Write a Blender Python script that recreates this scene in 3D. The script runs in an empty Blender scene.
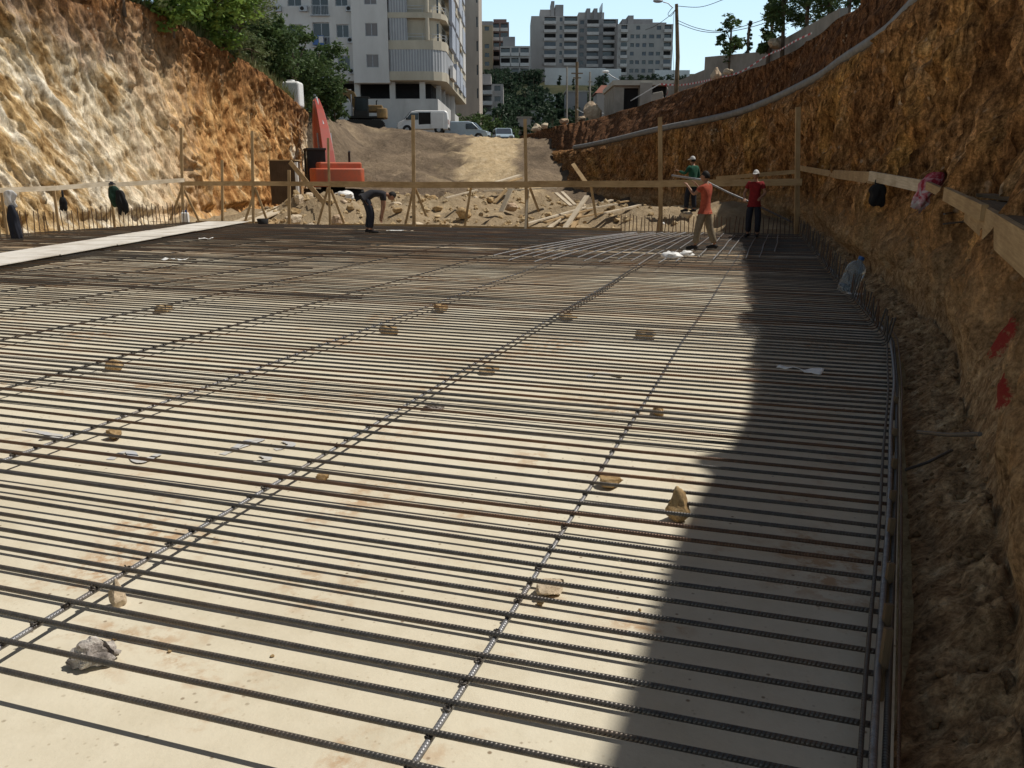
import bpy, bmesh, math, random
from mathutils import Vector, Matrix, noise, Quaternion
from mathutils.bvhtree import BVHTree
R = math.radians
random.seed(7)
scn = bpy.context.scene
col = scn.collection
# ------------------------------------------------------------------ camera model
F, PITCH, CH = 834.0, R(14.07), 1.7
SP, CP = math.sin(PITCH), math.cos(PITCH)
def ray(px, py):
    u, v = (px - 512) / F, (py - 384) / F
    return Vector((u, CP - v * SP, -SP - v * CP))
def P(px, py, z=0.0):                       # point at height z seen at that pixel
    d = ray(px, py); t = (z - CH) / d.z
    return Vector((0, 0, CH)) + d * t
def PY(px, py, Y):                          # point at depth Y seen at that pixel
    d = ray(px, py)
    return Vector((0, 0, CH)) + d * (Y / d.y)
GA = R(17.9)
T_ = Vector((math.cos(GA), -math.sin(GA), 0)); L_ = Vector((math.sin(GA), math.cos(GA), 0))
def G(a, b, z=0.0): return T_ * a + L_ * b + Vector((0, 0, z))
def AB(p): return p.x * T_.x + p.y * T_.y, p.x * L_.x + p.y * L_.y
def lerp(a, b, t): return a + (b - a) * t
def sstep(a, b, x):
    t = min(1, max(0, (x - a) / (b - a))); return t * t * (3 - 2 * t)
def interp(tab, x):
    if x <= tab[0][0]: return tab[0][1]
    for (x0, y0), (x1, y1) in zip(tab, tab[1:]):
        if x <= x1: return lerp(y0, y1, (x - x0) / (x1 - x0))
    return tab[-1][1]

# ------------------------------------------------------------------ materials
def N(nt, t, **k):
    n = nt.nodes.new(t)
    for a, b in k.items(): setattr(n, a, b)
    return n
def newmat(name):
    m = bpy.data.materials.new(name); m.use_nodes = True
    nt = m.node_tree; nt.nodes.clear()
    o = N(nt, 'ShaderNodeOutputMaterial'); b = N(nt, 'ShaderNodeBsdfPrincipled')
    nt.links.new(b.outputs[0], o.inputs[0])
    return m, nt, b
def ramp(nt, fac, stops):
    r = N(nt, 'ShaderNodeValToRGB'); e = r.color_ramp.elements
    while len(e) < len(stops): e.new(.5)
    for el, (p, c) in zip(e, stops):
        el.position = p; el.color = (*c, 1) if len(c) == 3 else c
    nt.links.new(fac, r.inputs[0]); return r.outputs[0]
def coords(nt, kind='Object', scale=(1, 1, 1), rot=(0, 0, 0)):
    if kind == 'World':
        s = N(nt, 'ShaderNodeNewGeometry').outputs['Position']
    else:
        s = N(nt, 'ShaderNodeTexCoord').outputs[kind]
    mp = N(nt, 'ShaderNodeMapping'); mp.inputs['Scale'].default_value = scale; mp.inputs['Rotation'].default_value = rot
    nt.links.new(s, mp.inputs[0]); return mp.outputs[0]
def nz(nt, vec, scale, detail=4, rough=.6, dist=0):
    n = N(nt, 'ShaderNodeTexNoise'); n.inputs['Scale'].default_value = scale; n.inputs['Detail'].default_value = detail
    n.inputs['Roughness'].default_value = rough; n.inputs['Distortion'].default_value = dist
    nt.links.new(vec, n.inputs['Vector']); return n.outputs['Fac']
def mixc(nt, fac, a, b, mode='MIX'):
    m = N(nt, 'ShaderNodeMix', data_type='RGBA', blend_type=mode)
    for s, v in ((0, fac), (6, a), (7, b)):
        if isinstance(v, (int, float)): m.inputs[s].default_value = v
        elif isinstance(v, tuple): m.inputs[s].default_value = (*v, 1)
        else: nt.links.new(v, m.inputs[s])
    return m.outputs[2]
def mth(nt, op, a, b=0.0, c=0.0):
    m = N(nt, 'ShaderNodeMath', operation=op)
    for i, v in enumerate((a, b, c)):
        if isinstance(v, (int, float)): m.inputs[i].default_value = v
        else: nt.links.new(v, m.inputs[i])
    return m.outputs[0]
def bump(nt, b, h, strength=.5, dist=.02):
    n = N(nt, 'ShaderNodeBump'); n.inputs['Strength'].default_value = strength; n.inputs['Distance'].default_value = dist
    nt.links.new(h, n.inputs['Height']); nt.links.new(n.outputs[0], b.inputs['Normal']); return n
def simple(name, c, c2=None, scale=3.0, rough=.75, metal=0.0, bumps=.2, dist=.01, stretch=(1, 1, 1), spec=.3, kind='Object'):
    m, nt, b = newmat(name)
    c2 = c2 or tuple(x * .72 for x in c)
    v = coords(nt, kind, stretch)
    n = nz(nt, v, scale, 6, .65)
    nt.links.new(ramp(nt, n, [(.32, c2), (.66, c)]), b.inputs['Base Color'])
    b.inputs['Roughness'].default_value = rough; b.inputs['Metallic'].default_value = metal
    b.inputs['Specular IOR Level'].default_value = spec
    if bumps: bump(nt, b, nz(nt, v, scale * 3, 5), bumps, dist)
    return m
M = {}
def wood(name, c, c2):
    m, nt, b = newmat(name)
    v = coords(nt, 'UV', (1.5, 26, 1))
    n = nz(nt, v, 2.0, 5, .6, .6)
    v2 = coords(nt, 'World', (1, 1, 1)); n2 = nz(nt, v2, 1.7, 4)
    base = ramp(nt, n, [(.3, c2), (.68, c)])
    st = ramp(nt, n2, [(.42, (1, 1, 1)), (.7, (.62, .58, .52))])
    nt.links.new(mixc(nt, .8, base, st, 'MULTIPLY'), b.inputs['Base Color'])
    b.inputs['Roughness'].default_value = .8; b.inputs['Specular IOR Level'].default_value = .2
    bump(nt, b, n, .3, .004)
    return m
M['wood'] = wood('timber', (.50, .36, .20), (.34, .23, .12))
M['wood_pale'] = wood('pale timber', (.66, .58, .46), (.48, .40, .29))
M['wood_dark'] = wood('old timber', (.24, .17, .10), (.13, .09, .055))

def rebar_mat(name, c, c2, rust):
    m, nt, b = newmat(name)
    uv = coords(nt, 'UV', (1, 1, 1))
    w = N(nt, 'ShaderNodeTexWave', wave_type='BANDS', bands_direction='X'); w.inputs['Scale'].default_value = 24
    mp = N(nt, 'ShaderNodeMapping'); mp.inputs['Rotation'].default_value = (0, 0, .35); nt.links.new(uv, mp.inputs[0])
    nt.links.new(mp.outputs[0], w.inputs['Vector'])
    pos = coords(nt, 'World'); n = nz(nt, pos, 1.3, 5, .7); n2 = nz(nt, pos, 30, 3)
    base = ramp(nt, n2, [(.3, c2), (.7, c)])
    nt.links.new(mixc(nt, ramp(nt, n, [(.48, (0, 0, 0)), (.72, (.8, .8, .8))]), base, rust), b.inputs['Base Color'])
    b.inputs['Metallic'].default_value = .45; b.inputs['Roughness'].default_value = .42
    b.inputs['Specular IOR Level'].default_value = .4
    bump(nt, b, w.outputs['Fac'], .55, .004)
    return m
M['rebar'] = rebar_mat('ribbed steel', (.115, .108, .10), (.062, .058, .055), (.15, .105, .07))
M['rebar_bright'] = rebar_mat('ribbed steel painted shine', (.32, .325, .34), (.17, .17, .18), (.24, .18, .13))  # sun glints and glossy highlight put into a pale bluish steel colour
M['rebar_rust'] = rebar_mat('ribbed steel rusty', (.14, .085, .055), (.075, .047, .033), (.22, .115, .06))

def slab_mat():
    m, nt, b = newmat('blinding concrete')
    pos = coords(nt, 'World')
    n1 = nz(nt, pos, .35, 6, .6); n2 = nz(nt, pos, 3.2, 7, .7); n3 = nz(nt, pos, 38, 4, .6)
    base = ramp(nt, n1, [(.34, (.60, .535, .41)), (.5, (.665, .605, .475)), (.68, (.70, .655, .54))])
    base = mixc(nt, .8, base, ramp(nt, n2, [(.25, (.83, .81, .77)), (.55, (1, 1, 1))]), 'MULTIPLY')
    # soil stains
    ns = nz(nt, pos, .95, 5, .62, .5); nf = nz(nt, pos, 9, 6, .75)
    st = mth(nt, 'MULTIPLY', ramp(nt, ns, [(.545, (0, 0, 0)), (.63, (1, 1, 1))]), ramp(nt, nf, [(.45, (0, 0, 0)), (.57, (1, 1, 1))]))
    base = mixc(nt, mth(nt, 'MULTIPLY', st, .75), base, (.42, .25, .125))
    # soil trodden in towards the far end
    dp = N(nt, 'ShaderNodeVectorMath', operation='DOT_PRODUCT'); nt.links.new(pos, dp.inputs[0]); dp.inputs[1].default_value = tuple(L_)
    far = N(nt, 'ShaderNodeMapRange'); far.inputs[1].default_value = 8; far.inputs[2].default_value = 17; nt.links.new(dp.outputs['Value'], far.inputs[0])
    fd = mth(nt, 'MULTIPLY', far.outputs[0], ramp(nt, nz(nt, pos, .55, 6, .7, .5), [(.36, (0, 0, 0)), (.54, (1, 1, 1))]))
    base = mixc(nt, mth(nt, 'MULTIPLY', fd, .85), base, (.30, .19, .10))
    # specks
    vo = N(nt, 'ShaderNodeTexVoronoi'); vo.inputs['Scale'].default_value = 13; nt.links.new(pos, vo.inputs['Vector'])
    sp = ramp(nt, vo.outputs['Distance'], [(.06, (1, 1, 1)), (.12, (0, 0, 0))])
    sp = mth(nt, 'MULTIPLY', sp, ramp(nt, nz(nt, pos, 1.7, 3), [(.40, (0, 0, 0)), (.55, (1, 1, 1))]))
    base = mixc(nt, mth(nt, 'MULTIPLY', sp, .8), base, (.17, .11, .06))
    vo2 = N(nt, 'ShaderNodeTexVoronoi'); vo2.inputs['Scale'].default_value = 31; nt.links.new(pos, vo2.inputs['Vector'])
    sp2 = mth(nt, 'MULTIPLY', ramp(nt, vo2.outputs['Distance'], [(.10, (1, 1, 1)), (.2, (0, 0, 0))]), ramp(nt, nz(nt, pos, 4.3, 3), [(.47, (0, 0, 0)), (.6, (1, 1, 1))]))
    base = mixc(nt, mth(nt, 'MULTIPLY', sp2, .4), base, (.30, .22, .13))
    nt.links.new(base, b.inputs['Base Color'])
    b.inputs['Roughness'].default_value = .9; b.inputs['Specular IOR Level'].default_value = .15
    h = mth(nt, 'ADD', mth(nt, 'MULTIPLY', n3, .35), n2)
    bump(nt, b, h, .45, .012)
    return m
M['slab'] = slab_mat()

def soil(name, cols, fine=14, bst=.8, bd=.06, stretch=(1, 1, 1), big=.5):
    m, nt, b = newmat(name)
    pos = coords(nt, 'World', stretch)
    n1 = nz(nt, pos, big, 7, .68, .4); n2 = nz(nt, pos, fine, 7, .75)
    base = ramp(nt, n1, [(.28 + .44 * i / (len(cols) - 1), c) for i, c in enumerate(cols)])
    base = mixc(nt, .8, base, ramp(nt, n2, [(.28, (.55, .52, .48)), (.6, (1.15, 1.12, 1.05))]), 'MULTIPLY')
    nt.links.new(base, b.inputs['Base Color'])
    b.inputs['Roughness'].default_value = .95; b.inputs['Specular IOR Level'].default_value = .1
    h = mth(nt, 'ADD', nz(nt, pos, fine * .35, 7, .7), mth(nt, 'MULTIPLY', n2, .5))
    bump(nt, b, h, bst, bd)
    return m
M['dirt'] = soil('pit dirt', [(.30, .20, .11), (.42, .30, .18), (.56, .45, .30)], 6, .9, .08)
M['clod'] = soil('brown clods', [(.16, .10, .055), (.26, .18, .10), (.36, .26, .16)], 12, .6, .02, big=4)
M['ramp'] = soil('excavated dirt', [(.10, .078, .058), (.175, .135, .10), (.29, .225, .16)], 3.5, 1.0, .2, big=.3)
def pale_soil():
    m = M['ramp']; nt = m.node_tree; b = [n for n in nt.nodes if n.type == 'BSDF_PRINCIPLED'][0]
    old = b.inputs['Base Color'].links[0].from_socket
    at = N(nt, 'ShaderNodeAttribute', attribute_name='pale'); pos = coords(nt, 'World')
    pale = ramp(nt, nz(nt, pos, 2.2, 7, .75), [(.3, (.36, .26, .145)), (.55, (.53, .41, .255)), (.75, (.66, .55, .39))])
    nt.links.new(mixc(nt, at.outputs['Fac'], old, pale), b.inputs['Base Color'])
pale_soil()
M['path_dirt'] = soil('packed pale dirt', [(.46, .36, .23), (.60, .49, .34)], 3, .6, .06)

def cliff_mat(name, left=True):
    m, nt, b = newmat(name)
    pos = N(nt, 'ShaderNodeNewGeometry').outputs['Position']
    att = N(nt, 'ShaderNodeAttribute', attribute_name='strata')          # r = along, g = height share, b = depth pushed in
    sep = N(nt, 'ShaderNodeSeparateColor'); nt.links.new(att.outputs['Color'], sep.inputs[0])
    cu = N(nt, 'ShaderNodeAttribute', attribute_name='face_uv').outputs['Vector']
    def mp(scale, rot=0):
        q = N(nt, 'ShaderNodeMapping'); q.inputs['Scale'].default_value = scale; q.inputs['Rotation'].default_value = (0, 0, rot)
        nt.links.new(cu, q.inputs[0]); return q.outputs[0]
    lean = R(26) if left else R(5)
    # mapping: x along the face, y up the face
    def leaned(scale):
        q = N(nt, 'ShaderNodeMapping'); q.inputs['Rotation'].default_value = (0, 0, -lean); nt.links.new(cu, q.inputs[0])
        q2 = N(nt, 'ShaderNodeMapping'); q2.inputs['Scale'].default_value = scale; nt.links.new(q.outputs[0], q2.inputs[0]); return q2.outputs[0]
    nb = nz(nt, leaned((.28, .14, 1)), 1.0, 6, .66, .1)
    nm = nz(nt, leaned((1.5, .45, 1) if left else (2.1, .6, 1)), 1.0, 7, .66, .15)
    nf = nz(nt, leaned((7, 3, 1)), 1.0, 7, .75)
    nff = nz(nt, pos, 22, 5, .7)
    pm = N(nt, 'ShaderNodeMapping'); pm.inputs['Scale'].default_value = (1, 1, .42 if left else .36); nt.links.new(pos, pm.inputs[0])
    nf = nz(nt, pm.outputs[0], 5.5, 8, .70, 0)
    edge = mth(nt, 'ADD', sep.outputs[1], mth(nt, 'MULTIPLY', mth(nt, 'SUBTRACT', nm, .5), .42))
    if left:
        along = mth(nt, 'ADD', sep.outputs[0], mth(nt, 'MULTIPLY', mth(nt, 'SUBTRACT', nm, .5), .30))
        pale = ramp(nt, nm, [(.32, (.42, .27, .13)), (.41, (.64, .50, .32)), (.50, (.82, .73, .57)), (.63, (.92, .87, .77))])
        ochre = ramp(nt, nm, [(.33, (.25, .115, .045)), (.45, (.52, .275, .11)), (.56, (.68, .43, .20)), (.68, (.85, .70, .48))])
        base = mixc(nt, ramp(nt, along, [(.475, (0, 0, 0)), (.535, (1, 1, 1)), (.69, (1, 1, 1)), (.73, (.25, .25, .25))]), pale, ochre)
        tan = ramp(nt, nm, [(.34, (.33, .20, .085)), (.47, (.62, .45, .24)), (.62, (.84, .72, .50))])
        base = mixc(nt, ramp(nt, along, [(.405, (1, 1, 1)), (.45, (0, 0, 0))]), base, tan)
        red = ramp(nt, nf, [(.3, (.09, .042, .02)), (.5, (.22, .105, .045)), (.72, (.42, .22, .095))])
        band = mth(nt, 'ADD', edge, mth(nt, 'MULTIPLY', mth(nt, 'SUBTRACT', nb, .5), .5))
        band = mth(nt, 'ADD', band, mth(nt, 'MULTIPLY', sep.outputs[0], -.12))
        base = mixc(nt, ramp(nt, band, [(.56, (0, 0, 0)), (.70, (.6, .6, .6)), (.90, (1, 1, 1))]), base, red)
    else:
        base = ramp(nt, nm, [(.30, (.13, .062, .026)), (.44, (.28, .145, .058)), (.58, (.43, .245, .11)), (.74, (.60, .41, .23))])
        och = ramp(nt, nm, [(.3, (.24, .125, .042)), (.52, (.48, .27, .09)), (.72, (.66, .45, .20))])
        base = mixc(nt, ramp(nt, nb, [(.50, (0, 0, 0)), (.62, (1, 1, 1))]), base, och)
        gr = ramp(nt, nf, [(.3, (.30, .20, .11)), (.5, (.46, .33, .19)), (.72, (.60, .47, .31))])
        base = mixc(nt, ramp(nt, edge, [(.0, (1, 1, 1)), (.10, (0, 0, 0))]), base, gr)
        red = ramp(nt, nf, [(.3, (.105, .05, .026)), (.7, (.25, .125, .06))])
        base = mixc(nt, ramp(nt, edge, [(.69, (0, 0, 0)), (.74, (1, 1, 1))]), base, red)
    base = mixc(nt, .9, base, ramp(nt, nf, [(.32, (.45, .41, .36)), (.52, (.95, .93, .9)), (.68, (1.25, 1.22, 1.18))]), 'MULTIPLY')
    if left:
        pm3 = N(nt, 'ShaderNodeMapping'); pm3.inputs['Scale'].default_value = (1, 1, .55); nt.links.new(pos, pm3.inputs[0]); fs_ = nz(nt, pm3.outputs[0], 2.6, 9, .74, 0); base = mixc(nt, .9, base, ramp(nt, fs_, [(.36, (.50, .42, .32)), (.48, (.98, .95, .91)), (.62, (1.28, 1.28, 1.28))]), 'MULTIPLY')  # shade of clefts and bright lumps put into the colour as noise
    else:
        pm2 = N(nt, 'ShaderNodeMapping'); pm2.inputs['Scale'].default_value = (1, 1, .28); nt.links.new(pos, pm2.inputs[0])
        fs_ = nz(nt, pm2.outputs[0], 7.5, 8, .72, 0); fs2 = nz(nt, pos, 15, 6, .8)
        base = mixc(nt, 1.0, base, ramp(nt, fs_, [(.36, (.22, .19, .17)), (.49, (.88, .86, .84)), (.62, (1.75, 1.72, 1.65))]), 'MULTIPLY')  # crevice shading painted in as streaks, along with dark and dry soil
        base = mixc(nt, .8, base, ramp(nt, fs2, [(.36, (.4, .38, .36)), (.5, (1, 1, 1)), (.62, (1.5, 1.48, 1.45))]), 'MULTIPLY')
    if not left:
        fs3 = nz(nt, pos, 42, 6, .75); base = mixc(nt, .75, base, ramp(nt, fs3, [(.36, (.45, .43, .41)), (.5, (1, 1, 1)), (.62, (1.35, 1.34, 1.32))]), 'MULTIPLY')
        base = mixc(nt, 1.0, base, (.80, .80, .82), 'MULTIPLY')
    vo = N(nt, 'ShaderNodeTexVoronoi'); vo.inputs['Scale'].default_value = 5; nt.links.new(pos, vo.inputs['Vector'])
    stn = mth(nt, 'MULTIPLY', ramp(nt, vo.outputs['Distance'], [(.16, (1, 1, 1)), (.24, (0, 0, 0))]), ramp(nt, nm, [(.5, (0, 0, 0)), (.6, (1, 1, 1))]))
    base = mixc(nt, mth(nt, 'MULTIPLY', stn, .4), base, (.62, .53, .40))
    base = mixc(nt, .5, base, ramp(nt, nff, [(.30, (.6, .58, .55)), (.6, (1.1, 1.1, 1.08))]), 'MULTIPLY')
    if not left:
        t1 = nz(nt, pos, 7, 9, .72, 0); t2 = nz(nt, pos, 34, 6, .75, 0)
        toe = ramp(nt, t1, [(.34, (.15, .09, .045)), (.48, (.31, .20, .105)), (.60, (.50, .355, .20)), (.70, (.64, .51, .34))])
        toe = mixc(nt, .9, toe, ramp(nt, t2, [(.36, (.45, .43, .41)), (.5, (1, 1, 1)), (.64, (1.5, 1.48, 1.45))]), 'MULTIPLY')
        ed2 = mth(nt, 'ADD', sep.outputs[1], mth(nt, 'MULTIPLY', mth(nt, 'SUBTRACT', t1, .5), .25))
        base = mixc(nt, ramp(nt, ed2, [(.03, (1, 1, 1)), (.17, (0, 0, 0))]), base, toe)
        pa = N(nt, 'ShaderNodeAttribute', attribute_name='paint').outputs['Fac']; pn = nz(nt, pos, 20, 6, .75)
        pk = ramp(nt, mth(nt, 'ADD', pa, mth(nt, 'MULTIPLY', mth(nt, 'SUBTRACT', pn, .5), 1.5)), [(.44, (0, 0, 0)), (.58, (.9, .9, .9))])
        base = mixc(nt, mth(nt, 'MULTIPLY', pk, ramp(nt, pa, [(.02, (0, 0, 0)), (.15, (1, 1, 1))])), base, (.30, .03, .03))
    nt.links.new(base, b.inputs['Base Color'])
    b.inputs['Roughness'].default_value = .95; b.inputs['Specular IOR Level'].default_value = .1
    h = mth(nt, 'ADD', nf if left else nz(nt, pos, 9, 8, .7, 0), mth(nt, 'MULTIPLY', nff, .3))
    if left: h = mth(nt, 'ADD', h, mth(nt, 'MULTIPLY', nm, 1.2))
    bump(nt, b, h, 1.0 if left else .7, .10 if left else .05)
    return m
M['cliff_left'] = cliff_mat('limestone and clay face', True)
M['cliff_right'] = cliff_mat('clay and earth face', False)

def leaf_mat(name, c, c2):
    m, nt, b = newmat(name)
    att = N(nt, 'ShaderNodeAttribute', attribute_name='tone')
    nt.links.new(ramp(nt, att.outputs['Fac'], [(0, c2), (1, c)]), b.inputs['Base Color'])
    b.inputs['Roughness'].default_value = .6; b.inputs['Specular IOR Level'].default_value = .25
    tr = N(nt, 'ShaderNodeBsdfTranslucent'); mx = N(nt, 'ShaderNodeMixShader'); mx.inputs[0].default_value = .3
    nt.links.new(ramp(nt, att.outputs['Fac'], [(0, tuple(x * 1.3 for x in c2)), (1, tuple(x * 1.4 for x in c))]), tr.inputs[0])
    out = [n for n in nt.nodes if n.type == 'OUTPUT_MATERIAL'][0]
    nt.links.new(b.outputs[0], mx.inputs[1]); nt.links.new(tr.outputs[0], mx.inputs[2]); nt.links.new(mx.outputs[0], out.inputs[0])
    return m
M['leaf_bright'] = leaf_mat('bright leaves', (.23, .34, .075), (.085, .15, .03))
M['leaf_dark'] = leaf_mat('dark leaves', (.10, .15, .05), (.036, .064, .023))
M['leaf_olive'] = leaf_mat('olive leaves', (.17, .20, .085), (.07, .095, .035))
M['leaf_far'] = leaf_mat('far leaves', (.045, .075, .04), (.02, .036, .022))
M['grass'] = leaf_mat('dry grass', (.27, .25, .12), (.13, .15, .05))
M['bark'] = simple('bark', (.14, .10, .07), None, 9, .9, 0, .6, .02, (1, 1, .2))

M['white_wall'] = simple('white render', (.60, .585, .57), (.50, .485, .47), .6, .85, 0, .1, .01, (1, 1, .35), kind='World')
M['cream_wall'] = simple('cream concrete', (.50, .45, .36), (.40, .355, .28), .9, .85, 0, .1, .01, (1, 1, .3), kind='World')
M['base_wall'] = simple('pale base wall', (.55, .545, .53), (.42, .41, .40), .7, .85, 0, .1, .01, (1, 1, .4), kind='World')
M['slab_wall'] = simple('beige stone wall', (.43, .365, .31), (.35, .30, .26), .8, .85, 0, .1, .01, (1, 1, .3), kind='World')
M['far_wall'] = simple('far pale wall', (.36, .33, .315), (.28, .26, .25), .15, .85, 0, 0, .01, (1, 1, .3), kind='World')
M['far_grey'] = simple('far grey wall', (.25, .24, .24), (.19, .18, .185), .15, .85, 0, 0, .01, (1, 1, .3), kind='World')
M['balc'] = simple('far balcony fronts', (.50, .47, .455), (.40, .37, .36), .3, .85, 0, 0)
M['far_red'] = simple('far red wall', (.20, .125, .11), (.15, .10, .09), .15, .85, 0, 0)
M['far_tan'] = simple('far tan wall', (.36, .27, .18), (.30, .22, .15), .15, .85, 0, 0)
M['conc'] = simple('grey concrete', (.34, .31, .27), (.23, .21, .18), 1.2, .9, 0, .3, .01, kind='World')
M['conc_pale'] = simple('pale concrete', (.50, .46, .39), (.38, .35, .30), 1.2, .9, 0, .3, .01, kind='World')
M['ret_wall'] = simple('white retaining wall', (.62, .62, .62), (.50, .50, .51), .2, .85, 0, 0, kind='World')
M['roof_red'] = simple('red roof tiles', (.25, .10, .07), (.17, .075, .055), .8, .85, 0, .2)
def glassy(name, c, rough=.12):
    m, nt, b = newmat(name)
    v = coords(nt, 'World'); n = nz(nt, v, .5, 3)
    nt.links.new(ramp(nt, n, [(.35, tuple(x * .6 for x in c)), (.65, c)]), b.inputs['Base Color'])
    b.inputs['Roughness'].default_value = rough; b.inputs['Specular IOR Level'].default_value = .5
    return m
M['glass'] = glassy('dark window glass', (.03, .035, .04))
M['glass_blue'] = glassy('bluish window glass', (.045, .06, .085), .3)
M['dark'] = simple('dark interior', (.022, .02, .02), None, 2, .9, 0, 0)
M['tyre'] = simple('tyre rubber', (.03, .03, .03), None, 8, .8, 0, .2)
M['black'] = simple('black fabric', (.018, .018, .02), None, 14, .9, 0, .4)
M['navy'] = simple('dark navy cloth', (.02, .023, .035), None, 14, .9, 0, .4)
M['metal'] = simple('galvanised metal', (.42, .43, .45), (.30, .31, .33), 6, .5, .5, .1)
def corrugated(name, c, c2, axis):
    m, nt, b = newmat(name)
    pos = coords(nt, 'World')
    w = N(nt, 'ShaderNodeTexWave', wave_type='BANDS', bands_direction=axis); w.inputs['Scale'].default_value = 1.15; w.inputs['Distortion'].default_value = .15
    nt.links.new(pos, w.inputs['Vector'])
    n = nz(nt, pos, .8, 4)
    base = mixc(nt, .6, ramp(nt, w.outputs['Fac'], [(.25, c2), (.6, c)]), ramp(nt, n, [(.3, (.75, .75, .75)), (.65, (1, 1, 1))]), 'MULTIPLY')
    nt.links.new(base, b.inputs['Base Color']); b.inputs['Roughness'].default_value = .75
    bump(nt, b, w.outputs['Fac'], .8, .05); return m
M['shutter'] = corrugated('striped grey curtain', (.42, .43, .45), (.29, .30, .32), 'X')
M['shutter_side'] = corrugated('striped blue curtain', (.46, .50, .58), (.30, .33, .40), 'Y')
M['pipe'] = simple('grey pipe', (.25, .245, .235), (.16, .155, .15), 4, .6, 0, .2)
def paint(name, c, dirt=(.20, .15, .10), rough=.42, amt=.5):
    m, nt, b = newmat(name)
    v = coords(nt, 'World'); n = nz(nt, v, 2.2, 7, .75, .3)
    f = mth(nt, 'MULTIPLY', ramp(nt, n, [(.45, (0, 0, 0)), (.72, (1, 1, 1))]), amt)
    nt.links.new(mixc(nt, f, c, dirt), b.inputs['Base Color'])
    b.inputs['Roughness'].default_value = rough; return m
M['orange'] = paint('orange paint', (.50, .105, .045), (.22, .11, .07), .55, .75)
M['shaded_red'] = paint('shaded red paint', (.36, .05, .032), (.17, .07, .05), .5, .6)  # red darkened to hold the boom's shaded side; tail lights share it
M['yellow'] = paint('weathered yellow paint', (.24, .145, .045), (.085, .06, .04), .7, 1.0)
M['white_paint'] = paint('white car paint', (.70, .70, .70), (.45, .42, .38), .35, .35)
M['grey_paint'] = paint('silver car paint', (.40, .42, .45), (.25, .25, .25), .35, .3)
M['blue_paint'] = paint('pale blue car paint', (.33, .42, .50), (.25, .25, .25), .35, .3)
M['plastic_white'] = paint('white plastic sheet', (.80, .80, .79), (.6, .58, .52), .45, .3)
M['plastic_blue'] = paint('blue plastic', (.03, .10, .30), (.03, .06, .14), .4, .2)
M['skin'] = simple('skin', (.32, .17, .105), (.26, .135, .085), 20, .55, 0, .05)
M['hair'] = simple('black hair', (.012, .010, .009), None, 40, .7, 0, .4)
M['red_cloth'] = simple('red cloth', (.24, .016, .018), (.15, .010, .012), 14, .9, 0, .4)
M['orange_cloth'] = simple('orange red cloth', (.40, .085, .045), (.26, .05, .028), 14, .9, 0, .4)
M['green_cloth'] = simple('green cloth', (.02, .10, .06), (.012, .06, .038), 14, .9, 0, .4)
M['khaki_cloth'] = simple('khaki cloth', (.22, .18, .125), (.15, .12, .085), 14, .9, 0, .4)
M['dk_cloth'] = simple('charcoal cloth', (.03, .03, .036), (.02, .02, .024), 14, .9, 0, .4)
M['white_cloth'] = simple('white cloth', (.62, .61, .60), (.46, .45, .44), 14, .85, 0, .4)
M['bottle_green_cloth'] = simple('bottle green cloth', (.02, .055, .035), (.012, .03, .022), 14, .9, 0, .4)
M['stone'] = soil('limestone lump', [(.26, .17, .085), (.40, .28, .15), (.58, .46, .29)], 26, .9, .02, big=7)
M['stone_pale'] = soil('pale limestone', [(.45, .36, .26), (.58, .49, .38), (.68, .60, .48)], 22, .9, .02, big=4)
M['stone_grey'] = soil('muddy whitish lump', [(.04, .035, .035), (.33, .30, .29), (.85, .83, .81)], 26, .9, .02, big=15)
M['rubble'] = soil('broken pale rubble', [(.26, .17, .09), (.46, .35, .21), (.66, .56, .40)], 4, .5, .04, big=1.3)
M['rock_far'] = soil('pinkish rock', [(.38, .27, .19), (.50, .39, .29), (.62, .53, .42)], 6, .9, .05, big=1.5)
M['ply'] = wood('pale plywood', (.70, .675, .63), (.62, .59, .54))
M['brown_ply'] = wood('brown board', (.115, .075, .045), (.07, .045, .028))
M['spray_blue'] = simple('blue spray paint', (.47, .49, .53), (.60, .56, .47), 9, .9, 0, 0, kind='World')
def stripes(name):
    m, nt, b = newmat(name)
    uv = coords(nt, 'UV')
    w = N(nt, 'ShaderNodeTexWave', wave_type='BANDS', bands_direction='X'); w.inputs['Scale'].default_value = .5
    nt.links.new(uv, w.inputs['Vector'])
    nt.links.new(ramp(nt, w.outputs['Fac'], [(.48, (.70, .68, .66)), (.52, (.55, .03, .03))]), b.inputs['Base Color'])
    b.inputs['Roughness'].default_value = .5; return m
M['tape'] = stripes('red and white tape')
def clearp():
    m, nt, b = newmat('clear bluish plastic')
    b.inputs['Base Color'].default_value = (.62, .72, .80, 1); b.inputs['Roughness'].default_value = .08
    b.inputs['Transmission Weight'].default_value = .85; b.inputs['IOR'].default_value = 1.25
    n = nz(nt, coords(nt, 'Object'), 9, 3); bump(nt, b, n, .3, .01)
    return m
M['clear'] = clearp()

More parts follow.
